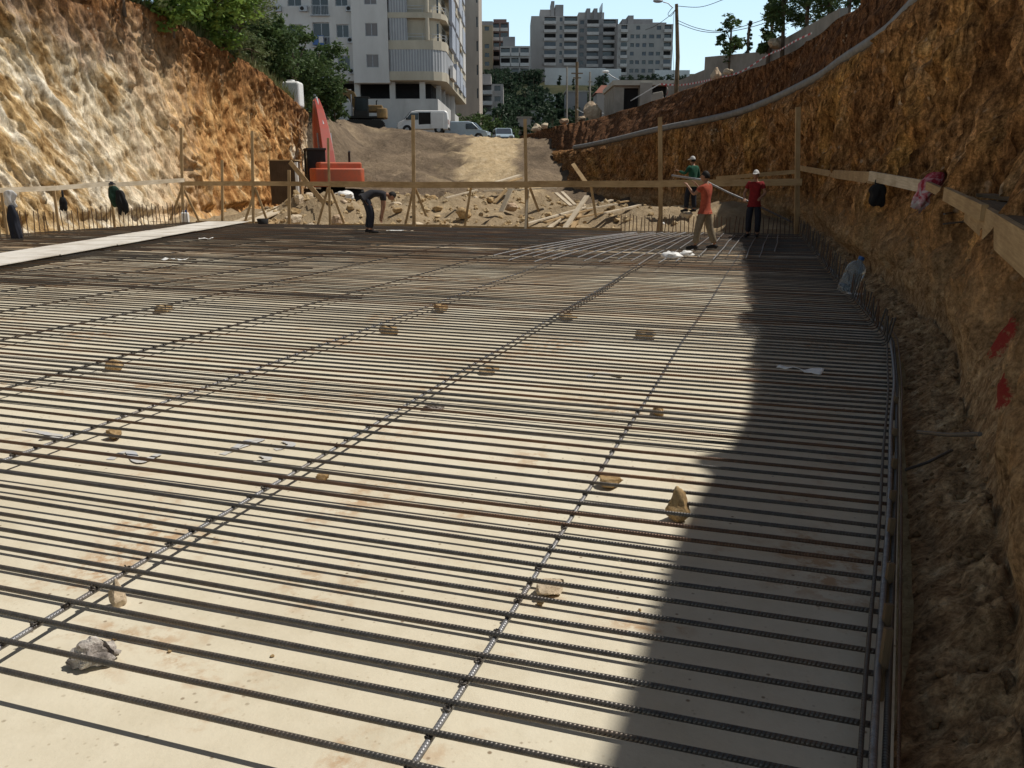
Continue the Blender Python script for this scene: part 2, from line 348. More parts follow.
# ------------------------------------------------------------------ mesh builder
class MB:
    def __init__(s): s.v = []; s.f = []; s.uv = []; s.mi = []; s.sm = []
    def add(s, vs, fs, uvs=None, mi=0, smooth=False):
        o = len(s.v); s.v += [Vector(v) for v in vs]
        for k, f in enumerate(fs):
            s.f.append([o + i for i in f]); s.mi.append(mi); s.sm.append(smooth)
            s.uv.append(uvs[k] if uvs else [(0, 0)] * len(f))
    def hexa(s, c, mi=0):                       # 8 corners: bottom loop then top loop
        fs = [(3, 2, 1, 0), (4, 5, 6, 7), (0, 1, 5, 4), (1, 2, 6, 5), (2, 3, 7, 6), (3, 0, 4, 7)]
        lx = (Vector(c[1]) - Vector(c[0])).length; ly = (Vector(c[3]) - Vector(c[0])).length; lz = (Vector(c[4]) - Vector(c[0])).length
        uvs = []
        for f in fs:
            a, b2, c2 = Vector(c[f[0]]), Vector(c[f[1]]), Vector(c[f[2]])
            e1, e2 = (b2 - a).length, (c2 - b2).length
            q = [(0, 0), (e1, 0), (e1, e2), (0, e2)]
            if e2 > e1: q = [(y, x) for x, y in q]
            uvs.append(q)
        s.add(c, fs, uvs, mi)
    def box(s, c, d, rz=0, mi=0, M4=None):
        x, y, z = d[0] / 2, d[1] / 2, d[2] / 2; c = Vector(c)
        pts = [Vector(q) for q in ((-x, -y, -z), (x, -y, -z), (x, y, -z), (-x, y, -z), (-x, -y, z), (x, -y, z), (x, y, z), (-x, y, z))]
        rm = M4 or Matrix.Rotation(rz, 3, 'Z')
        s.hexa([rm @ p + c for p in pts], mi)
    def bar(s, p0, p1, w, t, up=(0, 0, 1), mi=0):
        p0, p1 = Vector(p0), Vector(p1); d = (p1 - p0).normalized(); up = Vector(up)
        if abs(d.dot(up)) > .95: up = Vector((0, 1, 0))
        sx = d.cross(up).normalized(); sz = sx.cross(d).normalized()
        a = [p0 - sx * w / 2 - sz * t / 2, p0 + sx * w / 2 - sz * t / 2, p1 + sx * w / 2 - sz * t / 2, p1 - sx * w / 2 - sz * t / 2]
        s.hexa(a + [q + sz * t for q in a], mi)
    def prism(s, poly, z0, z1, mi=0):
        n = len(poly); vs = [(x, y, z0) for x, y in poly] + [(x, y, z1) for x, y in poly]
        fs = [tuple(range(n - 1, -1, -1)), tuple(range(n, 2 * n))] + [(i, (i + 1) % n, n + (i + 1) % n, n + i) for i in range(n)]
        s.add(vs, fs, None, mi)
    def extrude(s, poly, d, mi=0):               # poly = list of 3D points, d = vector
        n = len(poly); vs = [Vector(p) for p in poly] + [Vector(p) + Vector(d) for p in poly]
        fs = [tuple(range(n - 1, -1, -1)), tuple(range(n, 2 * n))] + [(i, (i + 1) % n, n + (i + 1) % n, n + i) for i in range(n)]
        s.add(vs, fs, None, mi)
    def tube(s, pts, r, n=8, mi=0, cap=True, ecc=None):
        pts = [Vector(p) for p in pts]; m = len(pts)
        rs = r if isinstance(r, (list, tuple)) else [r] * m
        vs = []; fs = []; uvs = []; L = 0; ls = []
        prev = None
        for i, p in enumerate(pts):
            d = (pts[min(i + 1, m - 1)] - pts[max(i - 1, 0)]).normalized()
            if prev is None:
                up = Vector((0, 0, 1)) if abs(d.z) < .9 else Vector((1, 0, 0)); sx = d.cross(up).normalized()
            else:
                sx = prev - d * prev.dot(d); sx.normalize()
            prev = sx; sz = sx.cross(d)
            if i: L += (p - pts[i - 1]).length
            ls.append(L)
            for k in range(n):
                a = 2 * math.pi * k / n
                vs.append(p + sx * math.cos(a) * rs[i] + sz * math.sin(a) * rs[i] * (ecc or 1))
        for i in range(m - 1):
            for k in range(n):
                k2 = (k + 1) % n
                fs.append((i * n + k, (i + 1) * n + k, (i + 1) * n + k2, i * n + k2))
                uvs.append([(ls[i], k / n * .07), (ls[i + 1], k / n * .07), (ls[i + 1], (k + 1) / n * .07), (ls[i], (k + 1) / n * .07)])
        s.add(vs, fs, uvs, mi, True)
        if cap:
            s.add(vs[:n], [tuple(range(n))], None, mi); s.add(vs[-n:], [tuple(range(n - 1, -1, -1))], None, mi)
    def ball(s, c, r, n=12, m=8, mi=0, fn=None):
        c = Vector(c); r = Vector(r) if not isinstance(r, (int, float)) else Vector((r, r, r)); vs = []; fs = []
        for i in range(m + 1):
            th = math.pi * i / m
            for k in range(n):
                ph = 2 * math.pi * k / n
                d = Vector((math.sin(th) * math.cos(ph), math.sin(th) * math.sin(ph), math.cos(th)))
                q = Vector((d.x * r.x, d.y * r.y, d.z * r.z))
                if fn: q = fn(d, q)
                vs.append(c + q)
        for i in range(m):
            for k in range(n):
                k2 = (k + 1) % n
                fs.append((i * n + k, (i + 1) * n + k, (i + 1) * n + k2, i * n + k2))
        s.add(vs, fs, None, mi, True)
    def build(s, name, mat, parent=None, origin=None):
        me = bpy.data.meshes.new(name)
        o = bpy.data.objects.new(name, me); col.objects.link(o)
        off = Vector((0, 0, 0))
        if parent is not None:
            o.parent = parent
            q = parent
            while q is not None: off += q.location; q = q.parent
        elif origin is not None:
            off = Vector(origin); o.location = off
        me.from_pydata([v - off for v in s.v], [], s.f)
        for m in (mat if isinstance(mat, (list, tuple)) else [mat]): me.materials.append(m)
        uvl = me.uv_layers.new(name='UVMap')
        k = 0
        data = []
        for q in s.uv:
            for c in q: data += (c[0], c[1])
        uvl.data.foreach_set('uv', data)
        me.polygons.foreach_set('material_index', s.mi); me.polygons.foreach_set('use_smooth', s.sm)
        me.update()
        return o
def tag(o, label=None, cat=None, group=None, kind=None):
    if label: o['label'] = label
    if cat: o['category'] = cat
    if group: o['group'] = group
    if kind: o['kind'] = kind
    return o
def empty(name, loc, label, cat, group=None):
    o = bpy.data.objects.new(name, None); col.objects.link(o); o.location = loc; o.empty_display_size = .2
    return tag(o, label, cat, group)
def copy_tree(o, parent=None):
    c = o.copy(); col.objects.link(c)
    if parent is not None: c.parent = parent
    for ch in list(o.children): copy_tree(ch, c)
    return c
def bevel(o, w, seg=2):
    m = o.modifiers.new('edge', 'BEVEL'); m.width = w; m.segments = seg; m.limit_method = 'ANGLE'; m.angle_limit = R(40); return o

# ------------------------------------------------------------------ world, sun, camera
SUN_AZ, SUN_EL = R(76), R(58)                    # azimuth from +Y (straight ahead) towards +X (right)
w = bpy.data.worlds.new("World"); scn.world = w; w.use_nodes = True
nt = w.node_tree; nt.nodes.clear()
sky = N(nt, 'ShaderNodeTexSky', sky_type='NISHITA'); sky.sun_disc = False
sky.sun_elevation = SUN_EL; sky.sun_rotation = SUN_AZ; sky.altitude = 100; sky.air_density = 1.0; sky.dust_density = .6; sky.ozone_density = 1.0
bg = N(nt, 'ShaderNodeBackground'); bg.inputs[1].default_value = .062
out = N(nt, 'ShaderNodeOutputWorld'); tc = N(nt, 'ShaderNodeTexCoord'); sx = N(nt, 'ShaderNodeSeparateXYZ'); nt.links.new(tc.outputs['Generated'], sx.inputs[0])
glow = ramp(nt, sx.outputs['Z'], [(0.0, (15.5, 17.6, 18.2)), (.10, (12.6, 16.4, 18.2)), (.20, (10.2, 14.6, 17.8)), (.34, (0, 0, 0))])
hz = mixc(nt, 1.0, sky.outputs[0], glow, 'LIGHTEN')
tint = mixc(nt, 1.0, hz, ramp(nt, sx.outputs['Z'], [(.25, (1, 1, 1)), (.45, (1.25, 1.0, .76))]), 'MULTIPLY'); nt.links.new(tint, bg.inputs[0]); nt.links.new(bg.outputs[0], out.inputs[0])
sd = bpy.data.lights.new('sun', 'SUN'); sd.energy = 4.0; sd.angle = R(.5); sd.color = (1, .95, .86)
so = bpy.data.objects.new('sun', sd); col.objects.link(so)
sdir = Vector((math.sin(SUN_AZ) * math.cos(SUN_EL), math.cos(SUN_AZ) * math.cos(SUN_EL), math.sin(SUN_EL)))
so.rotation_euler = sdir.to_track_quat('Z', 'Y').to_euler(); so.location = (0, 0, 60)
cd = bpy.data.cameras.new('camera'); cam = bpy.data.objects.new('camera', cd); col.objects.link(cam)
cam.location = (0, 0, CH); cam.rotation_euler = (math.pi / 2 - PITCH, 0, 0)
cd.sensor_width = 36; cd.lens = F / 1024 * 36; cd.clip_end = 3000; cd.clip_start = .05
scn.camera = cam
scn.view_settings.view_transform = 'Standard'; scn.view_settings.look = 'None'
scn.view_settings.exposure = 0.0; scn.view_settings.gamma = 1

# ------------------------------------------------------------------ slab and pit floor
def right_edge(b):                                # a of the slab's right edge
    return interp([(-4, -.38), (2.34, .36), (6.88, .89), (8.97, 1.08), (14, .85), (26.1, .38)], b)
def left_edge(b): return interp([(-4, -22), (18, -21.0), (26, -20.0)], b)
BEND = 25.0
mb = MB()
bs = [-3 + (BEND + 3) * i / 40 for i in range(41)]
vs = []; fs = []
for b in bs:
    vs += [G(left_edge(b), b), G(right_edge(b) + .06, b)]
fs = [(2 * i, 2 * i + 1, 2 * i + 3, 2 * i + 2) for i in range(40)]
n0 = len(vs); vs += [v - Vector((0, 0, .1)) for v in vs]
rim = [2 * i for i in range(41)] + [2 * i + 1 for i in range(40, -1, -1)]
for i, k in enumerate(rim):
    k2 = rim[(i + 1) % len(rim)]; fs.append((k2, k, n0 + k, n0 + k2))
mb.add(vs, fs); tag(mb.build('concrete_floor', M['slab']), kind='structure')

mounds = [(655, 29.5, .62, 1.5), (690, 32.5, .35, 1.6), (600, 31.0, .45, 1.6), (560, 34, .5, 1.8), (455, 34, .85, 2.0), (425, 36, .8, 1.8), (480, 37, 1.0, 2.2),
          (325, 32.0, .95, 1.3), (300, 33.0, .8, 1.4), (345, 33.5, .75, 1.5), (520, 40, 1.1, 2.5), (390, 37, .7, 2.0), (265, 33, .35, 1.4), (725, 30, .55, 1.6), (400, 31.5, .45, 1.1)]
MPOS = [((px - 512) / 860 * Y, Y, h, r) for px, Y, h, r in mounds]
def terrain_h(x, y):
    crest = 4.7 + min(1.1, max(0, (-x - 1) * .085))
    right = crest * sstep(42 - .12 * x, 77, y)
    leftz = crest * sstep(54, 60, y)
    k = sstep(-10.5, -13.5, x)
    z = lerp(right, leftz, k)
    z += .6 * sstep(77, 92, y) * sstep(-4, -10, x)
    m = 0
    for mx, my, h, r in MPOS:
        d2 = ((x - mx) ** 2 + (y - my) ** 2) / (r * r)
        if d2 < 6: m = max(m, h * math.exp(-d2))
    z += m
    a, b = AB(Vector((x, y, 0)))
    near = sstep(25.3, 27.5, b) if a < 1.5 else 1
    v = Vector((x, y, 0))
    amp = near * (1 - .85 * sstep(76, 82, y))
    z += amp * (.30 * noise.fractal(v * .45, 1, 2, 4) + .30 * abs(noise.noise(v * 1.7)) + .16 * noise.noise(v * 3.6) + .10 * noise.noise(v * 7.3) + .9 * noise.noise(v * .16) * sstep(45, 55, y) * (1 - sstep(66, 76, y)))
    return z - .05
mb = MB(); vs = []; fs = []
ys = [22 + .3 * i for i in range(100)] + [52 + .45 * i for i in range(70)] + [83.5 + 6 * i for i in range(12)]
xs = [-62 + 4 * i for i in range(11)] + [-20 + .38 * i for i in range(112)] + [23 + 6 * i for i in range(8)]
for y in ys:
    for x in xs: vs.append((x, y, terrain_h(x, y) if AB(Vector((x, y, 0)))[1] > 25.2 else -.4))
nx = len(xs)
for j in range(len(ys) - 1):
    for i in range(nx - 1): fs.append((j * nx + i, j * nx + i + 1, (j + 1) * nx + i + 1, (j + 1) * nx + i))
mb.add(vs, fs, smooth=True); tag(mb.build('terrain', M['ramp']), kind='structure')
mb = MB(); mb.add([(-60, -60, -.4), (60, -60, -.4), (60, 24, -.4), (-60, 24, -.4)], [(0, 1, 2, 3)])
tag(mb.build('ground', M['dirt']), kind='structure')
# pale tracked path down the ramp
pth = [(490, 139, 78), (490, 150, 69), (489, 163, 59), (478, 176, 51)]
ter = bpy.data.objects['terrain']; vals = []
for v in ter.data.vertices:
    x, y = v.co.x, v.co.y; m = 0
    if 45 < y < 82:
        px0 = interp([(51, 484), (59, 489), (69, 491), (78, 490)], y); cx = (px0 - 512) / 860 * y
        m = 1 - sstep(.55, 1.35, abs(x - cx) / interp([(51, 1.7), (60, 1.9), (78, 2.3)], y) + .7 * noise.noise(v.co * .8))
        m *= sstep(47, 54, y + 3 * noise.noise(v.co * .5))
    if y < 42: m = max(m, .5 * (1 - sstep(37, 42, y)))
    if y < 40: m = max(m, .85 * sstep(.15, .5, noise.noise(v.co * .7) + .25 * noise.noise(v.co * 3)))
    if 40 < y < 75 and x < -4: m = max(m, .3 * sstep(.25, .6, noise.fractal(Vector((x * .5 + y * .25, y * .12, 2)), 1, 2, 4)))
    vals.append(m)
ter.data.attributes.new('pale', 'FLOAT', 'POINT').data.foreach_set('value', vals)
# ------------------------------------------------------------------ cliffs
def resample(pts, us):                            # catmull-rom through pts, us in 0..1 by index
    n = len(pts); out = []
    for u in us:
        t = u * (n - 1); k = min(n - 2, int(t)); f = t - k
        p0, p1, p2, p3 = pts[max(k - 1, 0)], pts[k], pts[k + 1], pts[min(k + 2, n - 1)]
        out.append(tuple(.5 * ((2 * p1[i]) + (-p0[i] + p2[i]) * f + (2 * p0[i] - 5 * p1[i] + 4 * p2[i] - p3[i]) * f * f + (-p0[i] + 3 * p1[i] - 3 * p2[i] + p3[i]) * f ** 3) for i in range(3)))
    return [Vector(p) for p in out]
def cliff(name, mat, curves, strips, us, disp, sign, hrange, kind_rng):
    cs = [resample(c, us) for c in curves]
    rows = []                                      # (curve index, fraction)
    for k, n in enumerate(strips):
        for i in range(n): rows.append((k, i / n))
    rows.append((len(strips), 0))
    nu, nv = len(us), len(rows)
    S = [0]
    for i in range(1, nu): S.append(S[-1] + (cs[1][i] - cs[1][i - 1]).length)
    vs = []; attr = []; fuv = []
    for i in range(nu):
        tg = cs[1][min(i + 1, nu - 1)] - cs[1][max(i - 1, 0)]; tg.z = 0; tg.normalize()
        nrm = Vector((tg.y, -tg.x, 0)) * sign
        acc = 0; prev = None
        for (k, f) in rows:
            p = cs[k][i] if f == 0 else cs[k][i].lerp(cs[k + 1][i], f)
            if prev is not None: acc += (p - prev).length
            prev = p.copy()
            d, dz, hs = disp(S[i], k + f, p, acc)
            vs.append(p + nrm * d + Vector((0, 0, dz)))
            attr.append((S[i] / S[-1], hs, 0, 1)); fuv.append((S[i], acc, 0))
    fs = []
    for i in range(nu - 1):
        for j in range(nv - 1):
            q = (i * nv + j, (i + 1) * nv + j, (i + 1) * nv + j + 1, i * nv + j + 1)
            fs.append(q if sign < 0 else q[::-1])
    mb = MB(); mb.add(vs, fs, smooth=True); o = mb.build(name, mat)
    me = o.data
    a = me.attributes.new('strata', 'FLOAT_COLOR', 'POINT'); a.data.foreach_set('color', [x for q in attr for x in q])
    a = me.attributes.new('face_uv', 'FLOAT_VECTOR', 'POINT'); a.data.foreach_set('vector', [x for q in fuv for x in q])
    tag(o, kind='structure')
    return o, BVHTree.FromPolygons(vs, fs), cs
# right cliff: base, toe, edge (pipe line), bench, top, plateau
rb = [(-.35, -4), (.85, 1.3), (1.75, 3.3), (2.98, 6.1), (3.95, 8.3), (5.0, 12), (6.4, 17), (7.8, 22), (8.65, 25.3), (9.2, 30), (8.8, 36), (6.6, 43), (3.9, 51), (2.0, 64), (.6, 80)]
re_ = [(1.7, -5.2, 5), (2.9, .5, 5), (3.75, 2.7, 5), (4.75, 5.5, 5), (5.6, 7.7, 5), (6.45, 11.4, 5), (7.35, 16.2, 4.8), (8.5, 20.6, 4.75), (9.2, 25.0, 4.7), (9.72, 29.5, 4.5), (9.55, 37.5, 4.12), (7.35, 43.5, 3.78), (4.8, 55.5, 3.38), (2.9, 66, 3.45), (1.0, 82, 4.3)]
rt = [(3.5, -6, 8.2), (4.3, 0, 8.2), (4.9, 2.2, 8.3), (5.9, 5, 8.4), (6.7, 7.2, 8.2), (7.6, 11, 7.8), (8.5, 16, 7.2), (9.4, 20.3, 6.85), (10.2, 24.7, 6.85), (10.75, 28.6, 6.75), (10.7, 35.5, 6.25), (8.85, 44.5, 5.9), (6.25, 60.5, 5.6), (3.6, 70, 5.5), (.6, 83, 5.2)]  # near tops lie out of view, raised to widen the slab's shadow
C0 = [(x, y, -.10) for x, y in rb]
def outw(pts, d, z=None):
    o = []
    for i, p in enumerate(pts):
        a, b = Vector(pts[max(i - 1, 0)][:2]), Vector(pts[min(i + 1, len(pts) - 1)][:2]); t = (b - a).normalized()
        n = Vector((t.y, -t.x)); q = Vector(p[:2]) + n * d
        o.append((q.x, q.y, (p[2] if z is None else z)))
    return o
C1 = [outw([(x, y, 0) for x, y in rb], interp([(2, .33), (5, .45)], i), .15)[i] for i in range(len(rb))]
C1 = [(x, y, .12 if i < 9 else .12 + .5 * (terrain_h(x, y) if y > 26 else 0)) for i, (x, y, z) in enumerate(C1)]
C2 = re_
C3 = outw(re_, .45)
C3 = [(x, y, z + .12) for x, y, z in C3]
C4 = rt
C5 = [(x + 70, y + 8, z + 3) for x, y, z in rt]
us = []
u = 0.0
ulen = [0]
for i in range(1, len(rb)): ulen.append(ulen[-1] + (Vector(rb[i]) - Vector(rb[i - 1])).length)
s = 0
while s < ulen[-1]:
    k = max(i for i in range(len(ulen)) if ulen[i] <= s); k = min(k, len(rb) - 2)
    us.append((k + (s - ulen[k]) / (ulen[k + 1] - ulen[k])) / (len(rb) - 1))
    s += .06 if s < 14 else (.06 + (s - 14) * .004)
us.append(1.0)
def disp_right(s, r, p, acc):
    v = Vector((s * .9, p.z * .35, 3.1)); vf = Vector((s, p.z, 7.7))
    if r < 1: vf = Vector((s, acc, 7.7))
    if r < 1:                                      # loose strip at the foot
        return 0, .10 * r * noise.noise(vf * 2.2) + (.09 * noise.noise(Vector((s * 5, acc * 5, 1))) + .06 * abs(noise.noise(Vector((s * 11, acc * 11, 4)))) + .03 * noise.noise(Vector((s * 24, acc * 24, 4)))) * (.3 + r), 0
    if r < 2:
        f = r - 1; e = sstep(0, .12, f) * (1 - .75 * sstep(.9, 1, f))
        v2 = Vector((s, p.z * .3, 8.8)); d = .34 * noise.fractal(v * .8, 1, 2, 3) + .15 * (1 - 2 * abs(noise.noise(v * 2.6))) + .22 * (1 - 2 * abs(noise.noise(v2 * 2.7))) + .11 * (1 - 2 * abs(noise.noise(v2 * 6.1))) + .10 * noise.fractal(vf * 2.4, 1, 2.1, 4) + .20 * (noise.noise(v2 * 1.4, noise_basis='VORONOI_F2F1') - .3) + .06 * noise.noise(vf * 8) + .035 * noise.noise(vf * 17)
        # concave profile: toe debris runs out, face stands steeper above
        d += .22 * math.exp(-f * 7) - .12 * math.sin(math.pi * min(1, f * 1.05))
        d *= interp([(9, .5), (17, 1)], s); d += .03 * noise.noise(vf * 13) + .02 * noise.noise(vf * 27)
        return d * e, .08 * noise.noise(vf * 3) * e, f * .7
    if r < 3: return .06 * noise.noise(vf * 2), .05 * noise.noise(vf * 3), .7
    if r < 4:
        f = r - 3; e = sstep(0, .15, f)
        d = (.30 * noise.fractal(v * .9, 1, 2, 3) + .15 * noise.fractal(vf * 2, 1, 2, 3)) * e
        return d, .10 * noise.noise(Vector((s * .5, 0, 9))) * f + .06 * noise.noise(vf * 4) * f, .74 + .26 * f
    f = r - 4; return 0, .12 * noise.noise(Vector((s * .5, 0, 9))), 1.0
rc, rc_bvh, rc_cs = cliff('right_cliff', M['cliff_right'], [C0, C1, C2, C3, C4, C5], [14, 88, 3, 34, 6], us, disp_right, -1, None, None)

# left cliff
lb = [(-23, -6), (-20, 6), (-17.3, 14), (-15.0, 23), (-13.0, 30), (-12.2, 40), (-11.9, 50.5), (-13.0, 55.5), (-19, 57.5), (-30, 59)]
lt = [(-29, -8, 8.6), (-26, 5, 8.6), (-22.3, 14, 8.7), (-18.5, 23, 8.6), (-14.6, 31.5, 8.1), (-13.1, 42, 7.15), (-12.5, 51.5, 5.65), (-14, 56.5, 5.5), (-20, 58.5, 5.6), (-30, 60, 5.8)]
D0 = [(x, y, -.3) for x, y in lb]
D1 = [(x - .35, y, .25) for x, y in lb]
D2 = lt
D3 = [(x - 1.6, y + .7, z + .15) for x, y, z in lt]
D4 = [(x - 80, y + 6, z + 7) for x, y, z in lt]
usl = [i / 60 * .26 for i in range(60)] + [.26 + .50 * i / 860 for i in range(860)] + [.76 + .24 * i / 30 for i in range(31)]
def disp_left(s, r, p, acc):
    q = Vector(((s + p.z * .5) * .95, p.z * .16, 1.3)); vf = Vector((s, p.z, 5.5))
    if r < 1: return .1 * noise.noise(vf * 2), .06 * noise.noise(vf * 3), 0
    if r < 2:
        f = r - 1; e = sstep(0, .05, f)
        x = s + p.z * .42; q1 = Vector((x * .55, p.z * .22, 1.3)); q2 = Vector((x * 1.5, p.z * .32, 4.4)); q3 = Vector((x * 3.4, p.z * .7, 6.1))
        wv = .25 * noise.noise(vf * 1.3)
        wl = 1.5 * noise.noise(vf * .22) + .5 * noise.noise(vf * .7); xl = s + p.z * (.5 + .4 * noise.noise(Vector((s * .12, 0, 4)))) + wl; g1 = Vector((xl * 2.3, p.z * .5, 2.2)); g2 = Vector((xl * 5.0, p.z * .9, 8.2)); g3 = Vector(((s + p.z * .6) * 10, p.z * 2.2, 5.2))
        am = .25 + 1.5 * abs(noise.noise(vf * .4))
        d = .42 * noise.fractal(q1 * .8, 1, 2, 2) + .16 * (1 - 2.4 * abs(noise.noise(q2 + Vector((wv, wv, 0))))) + am * .17 * (1 - 2.6 * abs(noise.noise(g1 + Vector((wv * 1.5, wv, 3))))) + am * .10 * (1 - 2.6 * abs(noise.noise(g2 + Vector((wv * 2, 0, 0))))) + .05 * noise.noise(g3)
        d += .10 * noise.fractal(vf * 3.0, 1, 2.1, 4)
        d += .2 * math.exp(-f * 12) - .45 * math.sin(math.pi * f)
        return d * e * (1 - .5 * sstep(.93, 1, f)), .15 * noise.noise(Vector((s * .7, 2, 2))) * f + .08 * noise.noise(vf * 2.7) * e, f
    return .2 * noise.noise(vf), .15 * noise.noise(Vector((s * .7, 2, 2))) + .08 * noise.noise(vf * 1.5), 1.0 + .2 * (r > 2.5)
lc, lc_bvh, lc_cs = cliff('left_cliff', M['cliff_left'], [D0, D1, D2, D3, D4], [4, 110, 5, 6], usl, disp_left, 1, None, None)
def hit(bvh, px, py):
    h = bvh.ray_cast(Vector((0, 0, CH)), ray(px, py).normalized()); return h[0], h[1]

# red spray marks on the right cliff (paint on the soil itself)
pc = []
for cpx, cpy, rr in ((1003, 330, 9), (997, 346, 8), (999, 384, 8), (1001, 398, 9)):
    c, nrm = hit(rc_bvh, cpx, cpy)
    if c is not None: pc.append((c, rr / 834 * c.length * 1.25))
rc.data.attributes.new('paint', 'FLOAT', 'POINT').data.foreach_set('value', [max([0] + [max(0, 1 - (v.co - c).length / (2 * r_)) for c, r_ in pc]) if 3 < v.co.y < 9 else 0 for v in rc.data.vertices])

# ------------------------------------------------------------------ hill and far ground
def hill_h(x, y):
    c = (5 + 25.5 * sstep(150, 305, y)) * (.55 + .45 * sstep(-90, -15, x)) + 9 * sstep(314, 323, y) * sstep(0, 14, x) + 6 * sstep(330, 420, y)
    return c + 2.0 * noise.noise(Vector((x * .02, y * .02, 0))) * sstep(150, 200, y)
mb = MB(); vs = []; fs = []
hx = [-400 + 16 * i for i in range(51)]; hy = [140 + 12 * i for i in range(52)]
for y in hy:
    for x in hx: vs.append((x, y, hill_h(x, y) - .15))
nx = len(hx)
for j in range(len(hy) - 1):
    for i in range(nx - 1): fs.append((j * nx + i, j * nx + i + 1, (j + 1) * nx + i + 1, (j + 1) * nx + i))
mb.add(vs, fs, smooth=True)
M['hill'] = soil('scrubby hillside', [(.022, .032, .016), (.04, .045, .024), (.075, .07, .042)], 1.2, .6, .3, big=.06)
tag(mb.build('hill', M['hill']), kind='structure')

# ------------------------------------------------------------------ reinforcing steel
rnd = random.Random(11)
ZL, ZT = .079, .101                               # heights of the long bars and of the cross bars on them
GT = 'cross bars of the reinforcement'
def steel(name, pts, r, mat, label, group, n=8):
    mb = MB(); mb.tube(pts, r, n); o = mb.build(name, mat, None, pts[0]); return tag(o, label, 'steel bar', group)
def sag(a, b, k):                                 # slow unevenness of the mat
    return .010 * noise.noise(Vector((a * .35, b * .35, 3))) + .006 * noise.noise(Vector((a * .9, b * .2, k * 7.1)))
def cross_bar(b, k, skew, z, mat, a0=None, a1=None, hook=True, group=GT, label='dark ribbed steel bar lying crosswise over the pale concrete floor', r=.0105):
    aR = right_edge(b) - (.035 if b > 8.5 else .0) + rnd.uniform(-.012, .012) if a1 is None else a1
    aL = max(left_edge(b) + .3, -21) if a0 is None else a0
    n = 34
    pts = []
    for i in range(n + 1):
        t = i / n; a = lerp(aL, aR, t ** .7 if hook else t)
        bb = b + skew * (a - aR) * .01 + .012 * noise.noise(Vector((a * .25, k * 3.3, 1)))
        pts.append(G(a, bb, z + sag(a, bb, k)))
    if hook and b > 8.5:
        p = pts[-1]; up = interp([(9, .20), (15, .36)], b) + rnd.uniform(-.03, .04); lean = rnd.uniform(-.02, .02)
        o_ = T_ * 1
        pts[-1] = p - o_ * .05
        pts += [p - o_ * .015 + Vector((0, 0, .012)), p + Vector((0, 0, .045)), p + o_ * (.01 + lean) + Vector((0, 0, .045 + up * .5)), p + o_ * (.02 + 2 * lean) + Vector((0, 0, .045 + up))]
    return steel('steel_bar', pts, r * interp([(7, 1), (13, .68)], b), mat, label, group)
b = AB(P(0, 670, .101))[1]; k = 0
while b < BEND - .25:
    mat = M['rebar'] if rnd.random() < .74 or b < 3.5 else M['rebar_rust']
    if b > 12.5 and k % 2 == 0 and rnd.random() < .18:              # bars that stop short, leaving strips of floor open
        if rnd.random() < .5: cross_bar(b, k, rnd.uniform(-.3, .3), ZT, mat, None, rnd.uniform(-17, -3), False)
        else: cross_bar(b, k, rnd.uniform(-.3, .3), ZT, mat, rnd.uniform(-15, -3), None, True)
    else: cross_bar(b, k, rnd.uniform(-.12, .12), ZT, mat)
    b += .148 * (rnd.uniform(.93, 1.07) if b < 6 else rnd.uniform(.82, 1.16)) * interp([(8, 1), (13, 1.12)], b); k += 1
# second bars lapped beside the first where the mat reads denser
for (b0, b1, a0, a1) in ((9.6, 11.6, -13.5, -7.5), (12.8, 15.6, -16, -10.0), (14.8, 17.0, -10.5, -5.5), (16.0, 24.6, -20.2, -11.0), (19.5, 24.6, -11, -4)):
    b = b0
    while b < b1:
        q = rnd.uniform(-4.5, 2.5)
        if rnd.random() < .38: b += .148; continue
        cross_bar(b + rnd.uniform(.0, .04), k, rnd.uniform(-.1, .1), ZT + .002, M['rebar'] if rnd.random() < .7 else M['rebar_rust'], a0 - q * .5, a1 + q, False, 'lapped bars among the cross bars', 'dark steel bar lapped beside the cross bars in the dense far part of the mat')
        b += .148; k += 1
# long bars
A0, _ = AB(P(591, 500)); A1, _ = AB(P(271, 500)); STEP = A0 - A1
tie_mesh = None
def tie(p, parent):
    global tie_mesh
    if tie_mesh is None:
        mb = MB(); pts = []
        for i in range(21):
            t = i / 20 * 2 * math.pi * 2.2
            pts.append(Vector((.0135 * math.cos(t) + .002 * math.sin(t * .5), .0155 * math.sin(t), .008 * math.sin(t * .5 + .4) - .004)))
        pts += [Vector((.014, .004, .012)), Vector((.017, .007, .015))]
        mb.tube(pts, .0042, 5)
        o = mb.build('wire_tie', M['rebar']); tie_mesh = o.data
        bpy.data.objects.remove(o)
    o = bpy.data.objects.new('wire_tie', tie_mesh); col.objects.link(o); o.parent = parent
    o.location = p - parent.location; o.rotation_euler = (rnd.uniform(-.3, .3), rnd.uniform(-.3, .3), rnd.uniform(0, 6)); o.scale = (.8,) * 3
cross_b = []
bb = 1.35
